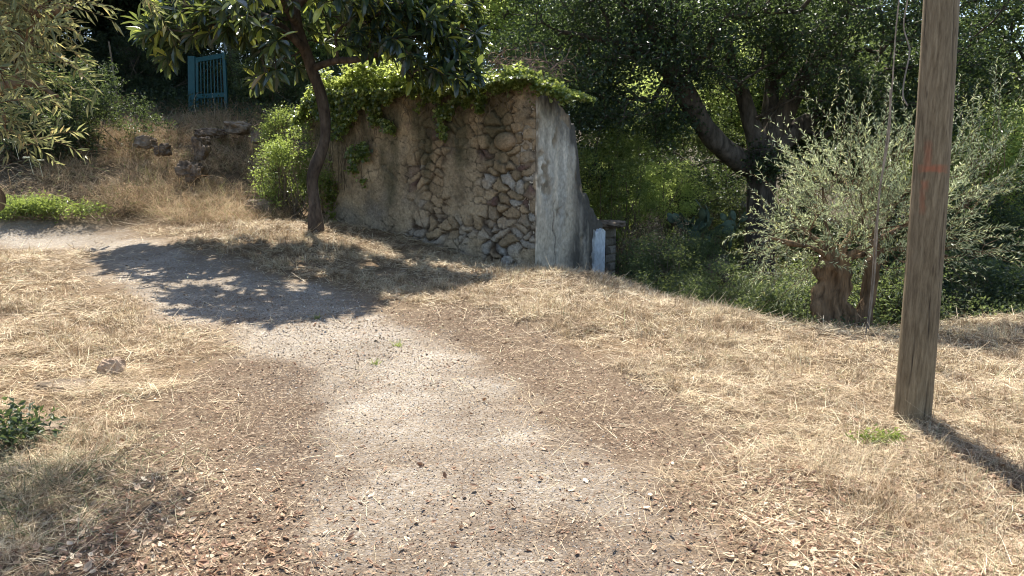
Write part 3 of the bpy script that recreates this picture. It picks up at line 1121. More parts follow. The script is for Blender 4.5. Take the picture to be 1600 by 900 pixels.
# hanging tongues: how far the ivy comes down at each place along the wall
tong = np.interp(s, [0, .5, .8, 1.2, 1.7, 2.1, 2.6, 3.1, 3.5, 3.9, 4.3, 4.8, 5.3], [.12, .2, .25, .55, .75, .45, .5, .8, .7, 1.7, 2.3, 1.5, .6])
tong = tong * (1 + .45 * vnoise(np.stack([s * 5, s * 0], 1), 71))
z = h_main(s) + .05 - drop * tong
kk = fbm(np.stack([s * 3, z * 3], 1), 3, 72) > -.12 + .35 * drop - .4 * (drop < .25)
s, z, drop = s[kk], z[kk], drop[kk]
n = len(s)
pos = wp(s, z, .06 + np.abs(rng.normal(size=n)) * .07 + .10 * (1 - drop))
d = np.stack([nf[0] * .5 + rng.normal(size=n) * .6, nf[1] * .5 + rng.normal(size=n) * .6, -.7 + rng.normal(size=n) * .4], 1)
R = frames(d, up=np.array([nf[0], nf[1], .6]), jit=.5)
sz = rng.uniform(.035, .08, n)
IVYL = (np.array([[0, 0, 0], [.55, .25, .1], [.3, .6, .06], [0, 1, 0], [-.3, .6, .06], [-.55, .25, .1]]), np.array([[0, 1, 2, 3], [0, 3, 4, 5]]))
ivy1 = scatter(IVYL[0], IVYL[1], pos, R, np.stack([sz, sz, sz], 1))
# the mound of leaves over the coping
n = 21000
s = rng.uniform(-.75, WL + .2, n)
o = rng.uniform(-.65, .22, n)
bul = np.interp(s, [-.7, 0, .6, 1.2, 2, 3, 3.8, 4.4, 5.3], [.02, .12, .22, .3, .30, .50, .62, .5, .1]) * np.clip(1.1 + .8 * fbm(np.stack([s * 2.2, o * 2.2], 1), 3, 81), .1, 2)
hb = np.where(s < 0, 2.9 + s * .25, h_main(np.clip(s, 0, WL)))
z = hb + rng.uniform(0, 1, n) ** .7 * bul - .02 + (o > 0) * rng.normal(size=n) * .06
pos = wp(s, z, o)
kk = fbm(pos * 3.5, 3, 82) > -.2
pos = pos[kk]
n = len(pos)
R = frames(rng.normal(size=(n, 3)) + [nf[0] * .5, nf[1] * .5, -.1], jit=.5)
sz = rng.uniform(.04, .085, n)
ivy2 = scatter(IVYL[0], IVYL[1], pos, R, np.stack([sz, sz, sz], 1))
iv = thing("ivy", "green ivy and vine draped over the top of the ruined wall", "climbing plant", (C0[0] - 2, C0[1] + 1.5, 0))
add_mesh("ivy_leaves", [ivy1, ivy2], M_IVY, parent=iv)
sb = rng.uniform(.3, WL - .1, 90)
A_, B_ = [], []
for q in sb:
    L_ = np.interp(q, [0, 1.2, 2.6, 3.5, 4.3, 5.3], [.3, .6, .5, .9, 2.0, .8]) * rng.uniform(.6, 1.1)
    zt = float(h_main(np.array([q]))[0])
    a_ = np.array([q, zt, .1])
    for _ in range(9):
        b_ = a_ + [rng.normal() * .04, -L_ / 9, 0]
        b_[2] = .09 + rng.uniform(0, .04)
        A_.append(wp(a_[None, 0], a_[None, 1], a_[None, 2])[0]); B_.append(wp(b_[None, 0], b_[None, 1], b_[None, 2])[0])
        a_ = b_
add_mesh("ivy_stems", [frusta(A_, B_, np.full(len(A_), .006), np.full(len(A_), .005))], M_TWIG, parent=iv)


def sprays(bases, dirs, lens, nleaf, leaf_len, aspect, droop=.3, tmpl=LEAF, r0=.004, splay=.8, start=.12, segs=7, wob=.05):
    """leafy shoots: a bending twig with leaves in pairs along it; returns (twig part, leaf part)"""
    m = len(bases)
    d = nrm(np.asarray(dirs, float))
    pts = [np.asarray(bases, float)]
    tang = []
    for k_ in range(segs):
        d = nrm(d + np.array([0, 0, -droop / segs]) + rng.normal(size=(m, 3)) * wob)
        tang.append(d)
        pts.append(pts[-1] + d * (lens / segs)[:, None])
    pts = np.stack(pts, 1)
    tang = np.stack(tang + [tang[-1]], 1)
    A = pts[:, :-1].reshape(-1, 3)
    B = pts[:, 1:].reshape(-1, 3)
    fr = 1 - np.arange(segs) / segs * .75
    ra = np.tile(r0 * fr, m)
    tw = frusta(A, B, ra, ra * .85, 3)
    t = np.tile(np.linspace(start, 1, nleaf), m) * segs
    t = np.clip(t + rng.normal(size=len(t)) * .08, 0, segs - .001)
    ip = np.repeat(np.arange(m), nleaf)
    k0 = np.floor(t).astype(int)
    w = (t - k0)[:, None]
    pos = pts[ip, k0] * (1 - w) + pts[ip, k0 + 1] * w
    tg = tang[ip, k0]
    rnd = nrm(np.cross(tg, rng.normal(size=tg.shape)))
    dl = nrm(tg * (1.0 - splay * .35) + rnd * splay)
    R = frames(dl, jit=.6)
    s_ = leaf_len * rng.uniform(.6, 1.2, len(pos))
    lf = scatter(tmpl[0], tmpl[1], pos, R, np.stack([s_ * aspect, s_, s_ * .6], 1))
    return tw, lf


# bramble sprays rising from the corner of the wall
br = thing("bramble", "thin arching bramble with dry twigs above the corner of the ruined wall", "shrub", P(850, 125, 12.3))
m = 46
bb = np.stack([P(u_, v_, y_) for u_, v_, y_ in zip(rng.uniform(700, 885, m), rng.uniform(118, 150, m), rng.uniform(12.2, 13.2, m))])
dd = np.stack([rng.normal(.35, .5, m), rng.normal(-.1, .4, m), rng.uniform(.1, .9, m)], 1)
tw, lf = sprays(bb, dd, rng.uniform(.3, .75, m), 26, .05, .55, 1.1)
add_mesh("bramble_leaves", [lf], M_GREEN, parent=br)
m = 130
bb2 = np.stack([P(u_, v_, y_) for u_, v_, y_ in zip(rng.uniform(760, 880, m), rng.uniform(95, 140, m), rng.uniform(12.4, 13.2, m))])
dd2 = np.stack([rng.normal(.1, .6, m), rng.normal(0, .4, m), rng.uniform(.2, 1.0, m)], 1)
tw2, _ = sprays(bb2, dd2, rng.uniform(.25, .8, m), 2, .01, .5, .9, wob=.28, r0=.007)
add_mesh("bramble_twigs", [tw, tw2], bark_mat("dry_bramble", (.20, .12, .09), (.42, .28, .20), 10, .5), parent=br)


# ------------------------------------------------------------------ trees
def tree(name, label, cat, limbs, clusters, leaf_parts, leaf_m, bark_m, group=None, sides=14, amp=.35, freq=3, r_tip=.006, flute=0., maxr=.12, extra_twigs=()):
    base = limbs[0][0][:3]
    t = thing(name, label, cat, base, group)
    parts = []
    for i, pl in enumerate(limbs):
        parts += tube(pl, 8, sides if i == 0 else max(8, sides - 4), amp, freq, i + 3, flute if i == 0 else 0)
    if clusters is not None:
        parts.append(grow(limbs, clusters, r_tip, maxr=maxr))
    parts += list(extra_twigs)
    add_mesh("trunk", parts, bark_m, parent=t, smooth=True)
    add_mesh("crown", leaf_parts, leaf_m, parent=t)
    return t


def PL(*q):
    """limb from photo-pixel waypoints (u, v, distance, radius)"""
    return [np.array([*P(u, v, y), r]) for u, v, y, r in q]


def img_blob(u0, u1, v0, v1, y0, y1, n):
    return np.stack([P(a, b, c) for a, b, c in zip(rng.uniform(u0, u1, n), rng.uniform(v0, v1, n), rng.uniform(y0, y1, n))])



# loquat in front of the wall's left end
zb = gp(493, 358)
LOQ_Y = 12.4
limbs = [
    [np.array([*(P(493, 362, LOQ_Y)), .14])] + PL((491, 320, LOQ_Y, .10), (489, 275, LOQ_Y, .105), (507, 220, LOQ_Y, .10), (505, 160, LOQ_Y, .088), (486, 105, LOQ_Y, .088), (470, 60, 12.3, .09), (458, 10, 12.2, .085), (450, -60, 12.2, .08), (470, -140, 12.2, .05)),
    PL((488, 108, LOQ_Y, .07), (520, 96, 12.3, .055), (565, 92, 12.1, .05), (605, 78, 12.0, .045), (650, 55, 11.8, .04), (700, 30, 11.6, .03)),
    PL((475, 75, 12.3, .07), (430, 35, 12.0, .06), (370, 10, 12.2, .05), (310, 5, 12.5, .04), (250, 20, 12.8, .025)),
    PL((458, 10, 12.2, .07), (540, -50, 12.0, .06), (620, -80, 12.2, .04)),
    PL((465, 40, 12.3, .06), (440, 0, 11.4, .05), (430, -40, 10.6, .035)),
    PL((460, 20, 12.3, .06), (400, -60, 12.8, .05), (330, -100, 13.2, .035)),
    PL((460, 20, 12.3, .06), (520, -60, 13.2, .05), (600, -80, 14.2, .03)),
]
cl = np.concatenate([
    ell_pts((-3.7, 11.9, 5.15), (3.3, 2.5, 1.75), 620, .45, .3, 4, zmin=-.85, thr=-.25, nf=.8),
    img_blob(215, 300, 20, 110, 12.2, 13.2, 55),
    np.stack([P(u_, v_, y_) for u_, v_, y_ in zip(rng.uniform(300, 470, 60), rng.uniform(-5, 60, 60), rng.uniform(11.6, 13, 60))]),
    np.stack([P(u_, v_, y_) for u_, v_, y_ in zip(rng.uniform(400, 478, 34), rng.uniform(40, 125, 34), rng.uniform(11.4, 12.8, 34))]),
    np.stack([P(u_, v_, y_) for u_, v_, y_ in zip(rng.uniform(505, 640, 60), rng.uniform(0, 85, 60), rng.uniform(11, 12.4, 60))]),
    np.stack([P(u_, v_, y_) for u_, v_, y_ in zip(rng.uniform(630, 748, 95), rng.uniform(0, 125, 95), rng.uniform(11, 12.2, 95))])])
cu, cv = project(cl)
cl = cl[~((cu > 278) & (cu < 372) & (cv > 62)) & ~((cv > 135)) & ~((cu > 440) & (cu < 532) & (cv > 5) & (cl[:, 1] < 12.6)) & ~((cu < 300) & (cv > 95))]
tl_ = 1 / math.tan(SUN_EL)
hz_ = cl[:, 2] - .35
shp = np.stack([cl[:, 0] - math.sin(SUN_AZ) * tl_ * hz_, cl[:, 1] - math.cos(SUN_AZ) * tl_ * hz_], 1)
shz = H0(shp[:, 0], shp[:, 1])
su, sv = project(np.column_stack([shp, shz]))
lim = np.interp(su, [0, 130, 150, 200, 300, 410, 520, 620, 700, 790, 900], [250, 320, 395, 436, 484, 502, 492, 472, 446, 428, 380])
cl = cl[(sv < lim) & (su > 120) & (su < 800) & (cl[:, 1] < 13.7)]
per = 10
m = len(cl)
c = np.repeat(cl, per, 0)
ang = np.tile(np.arange(per) * 2.4, m) + np.repeat(rng.uniform(0, 6, m), per)
ax = nrm(nrm(cl - np.array([-3.7, 12.1, 4.2])) + rng.normal(size=(m, 3)) * .4 + [0, 0, .5])
ax = np.repeat(ax, per, 0)
x1 = nrm(np.cross(ax, np.array([.3, .2, 1.0])))
y1 = np.cross(ax, x1)
el = np.tile(np.linspace(.1, 1.15, per), m) + rng.normal(size=m * per) * .15
d = ax * np.sin(el)[:, None] + (x1 * np.cos(ang)[:, None] + y1 * np.sin(ang)[:, None]) * np.cos(el)[:, None]
d[:, 2] -= .25
R = frames(d, up=np.repeat(np.array([[0, 0, 1.0]]), m * per, 0) + ax * .6, jit=.2)
s = rng.uniform(.18, .33, m * per)
loq_leaves = scatter(BIGLEAF[0], BIGLEAF[1], c + d * .02, R, np.stack([s * .31, s, s], 1))
tree("loquat_tree", "leaning loquat tree with large glossy leaves in front of the ruined wall", "tree", limbs, cl, [loq_leaves], M_LOQ, M_LBARK, sides=16, amp=.35, freq=5, r_tip=.008)

# the big old oak in the gully
OY = 18.0
base = P(1188, 430, OY)
base[2] = -1.3
limbs = [
    [np.array([*base, .46]), np.array([*P(1186, 400, OY), .36])] + PL((1186, 340, OY, .32), (1190, 290, OY, .34), (1190, 250, OY, .38), (1190, 222, OY, .33)),
    PL((1180, 262, OY, .30), (1145, 243, OY - .3, .28), (1105, 205, OY - .6, .25), (1080, 160, OY - .9, .23), (1050, 115, OY - 1.2, .21), (1030, 75, OY - 1.5, .19), (1005, 30, OY - 1.7, .16), (960, -30, OY - 2, .12), (900, -90, OY - 2, .06)),
    PL((1186, 230, OY, .24), (1170, 180, OY, .19), (1155, 130, OY + .2, .16), (1135, 70, OY + .4, .12), (1110, 0, OY + .5, .08)),
    PL((1195, 230, OY, .28), (1225, 180, OY, .24), (1250, 130, OY - .3, .2), (1285, 80, OY - .6, .16), (1320, 20, OY - .8, .12), (1350, -60, OY - 1, .07)),
    PL((1200, 225, OY, .22), (1205, 150, OY + .5, .17), (1208, 90, OY + .8, .13), (1215, 20, OY + 1, .08)),
    PL((1205, 235, OY, .26), (1255, 195, OY + .2, .22), (1300, 165, OY + .4, .18), (1360, 130, OY + .4, .13), (1430, 90, OY, .08)),
    PL((1050, 115, OY - 1.2, .14), (1000, 80, OY - 1.6, .10), (930, 60, OY - 1.8, .07), (880, 50, OY - 2, .04)),
]



cl = np.concatenate([
    ell_pts((6.2, 17.6, 7.6), (7.6, 5.5, 3.6), 1450, .5, .4, 14, thr=-.02, nf=.6),
    ell_pts(P(960, 60, 16.5), (2.6, 2.2, 1.8), 330, .2, .4, 15, thr=-.2, nf=.9),
    ell_pts(P(925, 195, 16.8), (.75, .9, 1.5), 100, .1, .5, 16, thr=-.2, nf=1.4),
    ell_pts(P(1130, 40, 17.0), (1.7, 2, 1.4), 180, .2, .4, 17, thr=-.1, nf=1.2),
    ell_pts(P(1340, 50, 16.8), (2.3, 2.2, 1.7), 290, .2, .4, 18, thr=-.2, nf=.9),
    ell_pts(P(1390, 170, 17.2), (1.6, 1.5, 1.2), 120, .2, .4, 19, thr=-.2, nf=1.0),
    ell_pts(P(1470, 130, 17.2), (1.2, 1.4, 1.3), 80, .2, .4, 20, thr=-.1, nf=1.0),
    ell_pts(P(1195, 245, 17.3), (.55, .3, .4), 18, .3, .4, 21),
    ell_pts(P(1040, 190, 17.2), (.8, .6, .55), 40, .2, .4, 24, thr=-.1, nf=1.3),
    ell_pts(P(1060, 275, 18.4), (1.3, .8, .8), 60, .2, .4, 22, thr=-.1, nf=1.3)])
oak = tree("oak_tree", "huge dark old oak with a forked trunk spreading over the gully", "tree", limbs, cl,
           [leaf_cloud(cl, 62, .23, .088, .6, .3, np.array([6.2, 17.6, 6]), flat=.6)], M_OAK, M_BARK, amp=.28, freq=1.6, r_tip=.010, flute=.12, sides=22)

# old pollarded olive with young shoots, at the brow of the slope
OYV = 8.2
ob = P(1318, 530, OYV)
ob[2] = -.45
limbs = [
    [np.array([ob[0], OYV, ob[2], .34]), np.array([*P(1312, 510, OYV), .22])] + PL((1300, 472, OYV, .165), (1308, 440, OYV, .15), (1304, 412, OYV, .18), (1296, 396, OYV, .10)),
    [np.array([ob[0] + .22, OYV + .12, ob[2], .17]), np.array([*P(1354, 490, OYV + .12), .11])] + PL((1358, 450, OYV + .1, .09), (1360, 415, OYV + .1, .09), (1372, 380, OYV + .1, .03)),
    PL((1300, 405, OYV, .05), (1270, 388, OYV - .1, .028), (1235, 380, OYV - .2, .025), (1205, 372, OYV - .3, .012)),
    PL((1306, 400, OYV, .05), (1290, 350, OYV, .025), (1285, 290, OYV, .014)),
    PL((1310, 400, OYV, .05), (1340, 350, OYV + .1, .028), (1370, 290, OYV + .2, .015)),
    PL((1315, 405, OYV, .05), (1380, 370, OYV, .028), (1450, 335, OYV, .02), (1510, 320, OYV, .012)),
    PL((1310, 405, OYV, .04), (1250, 350, OYV + .3, .02), (1230, 310, OYV + .3, .012)),
    PL((1310, 405, OYV, .05), (1400, 390, OYV + .4, .024), (1480, 400, OYV + .5, .012)),
]
m = 470
cc = P(1368, 335, OYV)
bs = ell_pts(cc, (1.15, .8, .66), m, .1, .5, 33, thr=-.12, nf=2.2)
dr = nrm((bs - (cc - [0, 0, .5])) * [1, 1, .8]) + rng.normal(size=(m, 3)) * .4 + [0, 0, .35]
bsu, bsv = project(bs)
kk = ~((bsu < 1255) & (bsv < 350)) & ~((bsu < 1225) & (bsv < 375))
bs, dr = bs[kk], dr[kk]
m = len(bs)
tw, lf = sprays(bs, dr, rng.gamma(5, .105, m).clip(.2, 1.0), 30, .06, .2, .25, r0=.0035)
bt = np.stack([P(u_, v_, OYV + rng.uniform(-.3, .4)) for u_, v_ in zip(rng.uniform(1262, 1570, 62), rng.uniform(230, 350, 62))])
tw3, lf3 = sprays(bt, rng.normal(size=(62, 3)) * .25 + [0, 0, 1], rng.uniform(.4, 1.15, 62), 44, .05, .2, .0, r0=.004)
bt = np.stack([P(u_, v_, OYV + rng.uniform(-.3, .4)) for u_, v_ in zip(rng.uniform(1180, 1280, 60), rng.uniform(360, 440, 60))])
tw4, lf4 = sprays(bt, rng.normal(size=(60, 3)) * .5 + [-.5, 0, -.1], rng.uniform(.3, .6, 60), 26, .052, .22, .6, r0=.0035)
bt = img_blob(1265, 1420, 320, 415, OYV - .55, OYV - .2, 48)
tw5, lf5 = sprays(bt, rng.normal(size=(48, 3)) * .6 + [0, -.3, .4], rng.uniform(.2, .55, 48), 26, .055, .21, .5, r0=.0035)
tree("olive_tree", "old gnarled olive stump sprouting a broad crown of silvery shoots behind the pole", "tree", limbs, bs[:260], [lf, lf3, lf4, lf5], M_OLIVE, M_OBARK,
     amp=.9, freq=7, sides=40, flute=.26, r_tip=.003, extra_twigs=[tw, tw3, tw4, tw5], maxr=.03)

# olive at the left edge whose boughs hang into view
tx, ty = -3.72, 4.7
limbs = [
    [np.array([tx, ty, 1.4, .1]), np.array([tx + .3, ty - .03, 1.42, .085]), np.array([tx + .5, ty - .05, 1.43, .075])],
    [np.array(q, float) for q in ((tx - .1, ty, -.1, .26), (tx, ty, .5, .18), (tx - .02, ty, 1.15, .16), (tx, ty, 1.36, .17), (tx - .05, ty, 1.7, .15), (tx - .1, ty, 2.6, .13), (tx + .1, ty, 3.6, .08))],
    [np.array([tx, ty, 2.1, .08]), np.array([tx + .4, ty - .1, 2.7, .05]), np.array([*P(60, 20, 4.5), .03]), np.array([*P(110, 10, 4.4), .015])],
    [np.array([tx, ty, 1.9, .07]), np.array([*P(-40, 150, 4.6), .04]), np.array([*P(40, 130, 4.5), .02]), np.array([*P(90, 150, 4.4), .01])],
    [np.array([tx, ty, 2.5, .08]), np.array([*P(0, -130, 4.9), .05]), np.array([*P(150, -150, 5.0), .03]), np.array([*P(250, -90, 5.0), .015]), np.array([*P(280, -30, 5.0), .01])],
]
bs = np.concatenate([
    img_blob(-120, 80, -60, 60, 4.1, 5.0, 60), img_blob(-60, 45, 60, 230, 4.1, 4.9, 40), img_blob(-60, 60, 0, 80, 4.1, 4.9, 22),
    rng.uniform(0, 1, (430, 3)) * [2.1, 1.7, .9] + [-3.95, 4.15, 3.4],  # unseen boughs overhead, added to shade the lower left ground
    img_blob(200, 270, -60, -10, 4.7, 5.3, 9), img_blob(-200, 60, -300, -60, 4.0, 5.4, 130)])
m = len(bs)
dr = rng.normal(size=(m, 3)) * .5 + [.75, -.1, -.15]
tw, lf = sprays(bs, dr, rng.uniform(.2, .45, m), 18, .085, .2, .7, r0=.003)
tree("olive_tree", "olive tree at the left edge with yellowing boughs hanging into view", "tree", limbs, bs, [lf], M_OLIVE2, M_OBARK,
     amp=.4, freq=5, r_tip=.003, extra_twigs=[tw], maxr=.02, sides=20)


# background trees: three kinds, copied
def bg_proto(name, label, mat, r, n, per, size, seed, hbase=1.2, aspect=.55, spread=.33, thr=-.15):
    c = np.array([0, 0, hbase + r[2]])
    cl_ = ell_pts(c, r, n, .35, .45, seed, thr=thr, nf=.6)
    cl_ = cl_[cl_[:, 2] > .2]
    limbs_ = [[np.array(q, float) for q in ((0, 0, -.6, .24), (.1, 0, 1, .2), (-.1, .1, hbase + r[2] * .7, .16), (.2, 0, hbase + r[2] * 1.3, .08))]]
    for k_ in range(5):
        a_ = k_ * 1.3 + seed
        limbs_.append([np.array([0, .05, hbase + .3 + .2 * k_, .10]), np.array([cos(a_) * r[0] * .3, sin(a_) * r[1] * .3, hbase + r[2] * .7, .08]), np.array([cos(a_) * r[0] * .65, sin(a_) * r[1] * .65, hbase + r[2] * 1.2, .04])])
    return tree(name, label, "tree", limbs_, cl_, [leaf_cloud(cl_, per, spread, size, aspect, .4, c, flat=.8)], mat, M_BARK, sides=10, r_tip=.01)


def place(proto, first, xyz, rz, sc, label, group):
    if first:
        t = proto
    else:
        t = proto.copy()
        col.objects.link(t)
        for ch in proto.children:
            c_ = ch.copy()
            col.objects.link(c_)
            c_.parent = t
    t.location = xyz
    t.rotation_euler = (0, 0, rz)
    t.scale = sc if hasattr(sc, '__len__') else (sc, sc, sc)
    t["label"] = label
    t["group"] = group
    return t


kinds = {
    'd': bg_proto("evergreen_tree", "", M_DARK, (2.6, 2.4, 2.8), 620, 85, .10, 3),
    'm': bg_proto("broadleaf_tree", "", M_MID, (2.8, 2.6, 2.8), 520, 75, .11, 5, thr=-.08, spread=.27),
    'p': bg_proto("pale_tree", "", M_PALE, (2.5, 2.5, 2.7), 420, 70, .11, 9, thr=.0, spread=.26),
    'o': bg_proto("wild_olive", "", M_OLIVE, (2.2, 2.2, 2.3), 480, 110, .085, 12, aspect=.28),
}
GRP = "trees crowding behind the clearing"
BG = [
    ('d', 60, 20.8, 1.3, "dark dense tree behind the bank, at the far left"),
    ('d', 215, 23.0, 1.4, "dark evergreen tree behind the bank, just left of the blue gate"),
    ('o', 380, 22.8, .78, "grey-green wild olive just right of the blue gate"),
    ('m', 470, 23.5, 1.5, "bushy green tree behind the leaning loquat trunk"),
    ('p', 590, 22.0, .85, "bright green tree above the left half of the ruined wall"),
    ('p', 740, 25.0, 1.35, "tall pale green tree above the right half of the ruined wall"),
    ('m', 880, 29.0, 1.35, "green tree behind the plastered end of the wall"),
    ('p', 985, 22.5, .72, "sunlit yellow-green small tree right of the plastered wall end"),
    ('o', 1010, 30.0, 1.2, "silvery tree seen through the oak's left fork"),
    ('p', 1130, 27.0, 1.15, "light green tree seen between the oak's main limbs"),
    ('m', 1260, 26.0, 1.2, "green tree right behind the oak's right limbs"),
    ('m', 1400, 24.0, 1.1, "green tree behind the olive and left of the pole"),
    ('p', 1545, 17.0, .80, "leafy green tree low at the right edge, beyond the pole"),
    ('m', 1630, 20.0, 1.4, "tall tree farthest right behind the clearing"),
    ('m', 1460, 30.0, 1.2, "green tree far behind the pole"),
    ('d', -60, 18.0, 1.1, "dark tree cut off by the left edge, on top of the bank"),
    ('d', 185, 27.5, 1.9, "tall dark tree behind the hedge left of the gate"),
    ('d', 300, 26.0, 1.5, "dark tree directly behind the blue gate"),
    ('d', 320, 31.0, 1.7, "tall dark tree far behind the blue gate"),
    ('d', 110, 29.0, 2.3, "tall dark tree far behind the left bank"),
    ('m', 640, 33.0, 1.9, "tall green tree far behind the loquat's right boughs"),
    ('p', 1180, 36.0, 1.8, "tall dark tree far behind the oak's trunk"),
    ('m', 960, 38.0, 1.8, "tall dark tree far behind the oak's left bough"),
]
seen = set()
for i, (k_, u_, y_, sc, lab) in enumerate(BG):
    x_ = (u_ - 800) / F_PX * y_
    z_ = float(H0(np.array([x_]), np.array([y_]))[0]) - (.7 if k_ == 'd' else .5) * sc
    place(kinds[k_], k_ not in seen, (x_, y_, z_), rng.uniform(0, 6.28), (sc * rng.uniform(.9, 1.1), sc, sc * rng.uniform(.95, 1.1)), lab, GRP)
    seen.add(k_)


# ------------------------------------------------------------------ shrubs
def shrub(name, label, c, r, n, per, size, mat, seed, aspect=.5, cat="shrub", spread=.08, stems=16, thr=-.2, droop=0.0, group=None, nf=2.5):
    c = np.array(c, float)
    h = float(H0(np.array([c[0]]), np.array([c[1]]))[0])
    t = thing(name, label, cat, (c[0], c[1], h), group)
    q = ell_pts(c, r, n, .2, .9, seed, thr=thr + .08, nf=nf)
    add_mesh("foliage", [leaf_cloud(q, per, spread, size, aspect, .4, c, droop=droop)], mat, parent=t)
    if stems < 4:
        return t
    k_ = q[rng.choice(len(q), min(len(q), stems * 4), replace=False)]
    root = np.repeat([[c[0], c[1], h - .05]], len(k_), 0) + rng.normal(size=(len(k_), 3)) * [r[0] * .3, r[1] * .3, 0]
    sr = min(.011, r[2] * .02)
    mid = (root + k_) / 2 + rng.normal(size=k_.shape) * r[2] * .1
    add_mesh("stems", [frusta(root, mid, np.full(len(k_), sr), np.full(len(k_), sr * .7)), frusta(mid, k_, np.full(len(k_), sr * .7), np.full(len(k_), sr * .4))], M_TWIG, parent=t)
    return t


def on_g(x_, y_, dz):
    return np.array([x_, y_, float(H0(np.array([x_]), np.array([y_]))[0]) + dz])


shrub("green_bush", "bright green leafy bush between the bank and the loquat trunk", P(452, 262, 14.2), (.62, .55, .78), 260, 34, .05, M_GREEN, 41, thr=-.3)
shrub("green_bush", "small bright bush behind the low brown boulder", P(436, 205, 15.6), (.45, .4, .5), 100, 30, .05, M_GREEN, 42)
shrub("laurel_shrub", "yellow-green shrub growing right behind the plastered wall end", P(955, 285, 16.2), (.95, .8, 1.25), 330, 40, .065, M_GREEN, 43)
shrub("thicket_shrub", "dark low thicket right of the white pilaster", P(1045, 425, 12.8), (.75, .8, .5), 300, 40, .045, M_MID, 44)
shrub("thicket_shrub", "dark low thicket in front of the dim stone block", P(1110, 462, 11.4), (.95, .8, .42), 260, 40, .045, M_MID, 45)
shrub("thicket_shrub", "leafy weeds half hiding the prickly pear", P(1105, 395, 14.4), (.7, .5, .42), 200, 36, .045, M_MID, 75)
shrub("dry_shrub", "dry brown and olive shrub left of the prickly pear", P(1035, 385, 14.6), (.65, .5, .65), 150, 30, .05, M_STALK, 46, aspect=.3)
shrub("tangled_vine", "tangled leafy vine hanging behind the prickly pear", P(1010, 300, 17.5), (1.4, .7, 1.0), 360, 40, .06, M_PALE, 47, cat="climbing plant")
shrub("tangled_vine", "shaded vine thicket under the oak's left bough", P(1080, 260, 20.5), (1.8, .8, 1.6), 460, 45, .07, M_MID, 48, cat="climbing plant")
shrub("thicket_shrub", "dark weeds between the olive trunk and the pole", P(1400, 470, 9.6), (.55, .6, .45), 150, 36, .05, M_MID, 49)
shrub("thicket_shrub", "dark weeds at the right edge beyond the pole", P(1545, 470, 10.2), (.95, .7, .55), 320, 40, .055, M_DARK, 50)
shrub("thicket_shrub", "tall dark bushes under the trees at the right edge", P(1520, 390, 13.5), (1.8, 1.0, 1.1), 520, 42, .07, M_DARK, 51)
shrub("thicket_shrub", "dark weeds left of the olive trunk", P(1230, 475, 9.4), (.55, .6, .4), 170, 38, .045, M_MID, 52)
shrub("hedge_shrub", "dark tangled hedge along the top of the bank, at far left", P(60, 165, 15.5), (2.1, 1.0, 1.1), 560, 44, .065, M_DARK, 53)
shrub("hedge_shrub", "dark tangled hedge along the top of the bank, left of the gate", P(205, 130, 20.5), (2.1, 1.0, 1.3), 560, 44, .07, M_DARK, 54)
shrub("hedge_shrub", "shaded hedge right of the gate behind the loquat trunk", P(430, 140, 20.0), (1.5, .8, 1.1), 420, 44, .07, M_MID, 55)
shrub("green_weeds", "low ferny green weeds at the foot of the bank, far left", on_g(-8.4, 12.75, .12), (1.15, .4, .16), 150, 40, .06, M_GREEN, 56, aspect=.35, cat="weeds")
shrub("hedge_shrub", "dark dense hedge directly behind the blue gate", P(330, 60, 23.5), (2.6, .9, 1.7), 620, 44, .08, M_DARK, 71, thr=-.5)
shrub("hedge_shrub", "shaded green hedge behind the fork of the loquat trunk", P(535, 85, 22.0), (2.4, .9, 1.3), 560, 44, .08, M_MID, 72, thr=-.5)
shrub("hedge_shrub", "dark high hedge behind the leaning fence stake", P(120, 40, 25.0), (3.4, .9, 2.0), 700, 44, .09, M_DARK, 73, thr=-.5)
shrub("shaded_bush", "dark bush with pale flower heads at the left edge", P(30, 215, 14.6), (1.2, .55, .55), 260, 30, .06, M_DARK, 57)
shrub("reddish_weeds", "reddish dry weeds at the foot of the bank", on_g(-7.0, 13.3, .18), (.6, .4, .25), 100, 36, .035, M_STALK, 58, aspect=.3, cat="weeds")
shrub("leafy_seedling", "dark green seedling standing in the straw at the lower left edge", gp(20, 705, .08), (.22, .2, .13), 46, 11, .05, M_DARK, 59, aspect=.5, cat="plant", spread=.04, stems=2, thr=-.6)
shrub("leafy_sprout", "green leafy sprout lying in the straw beside the pole's foot", gp(1385, 692, .03), (.20, .06, .03), 26, 18, .03, M_GREEN, 60, aspect=.3, cat="plant", spread=.02, stems=4)
shrub("shadow_shrub", "leafy undergrowth under the oak behind the prickly pear", P(1150, 350, 21.5), (2.2, .9, 1.5), 420, 44, .07, M_DARK, 61)
for i, (u_, v_) in enumerate([(621, 541), (497, 500), (586, 570)]):
    labs = ["small green weed sprouting in the middle of the gravel path", "green weed at the edge of the tree shadow on the path", "tiny green weed beside the larger one on the path"]
    g_ = gp(u_, v_)
    m = 26
    yaw_ = rng.uniform(0, 6.28, m)
    d_ = np.stack([np.cos(yaw_) * .5, np.sin(yaw_) * .5, rng.uniform(.5, 1, m)], 1)
    T, TF = blade(-.3)
    o_ = add_mesh("weed_tuft", [scatter(T, TF, np.repeat([[0, 0, 0.]], m, 0) + rng.normal(size=(m, 3)) * [.02, .02, 0], frames(d_, jit=.3), np.stack([np.full(m, .006), rng.uniform(.03, .09, m), rng.uniform(.03, .09, m)], 1))], M_GREEN)
    o_.location = g_
    tag(o_, labs[i], "weed", "weeds sprouting from the path")

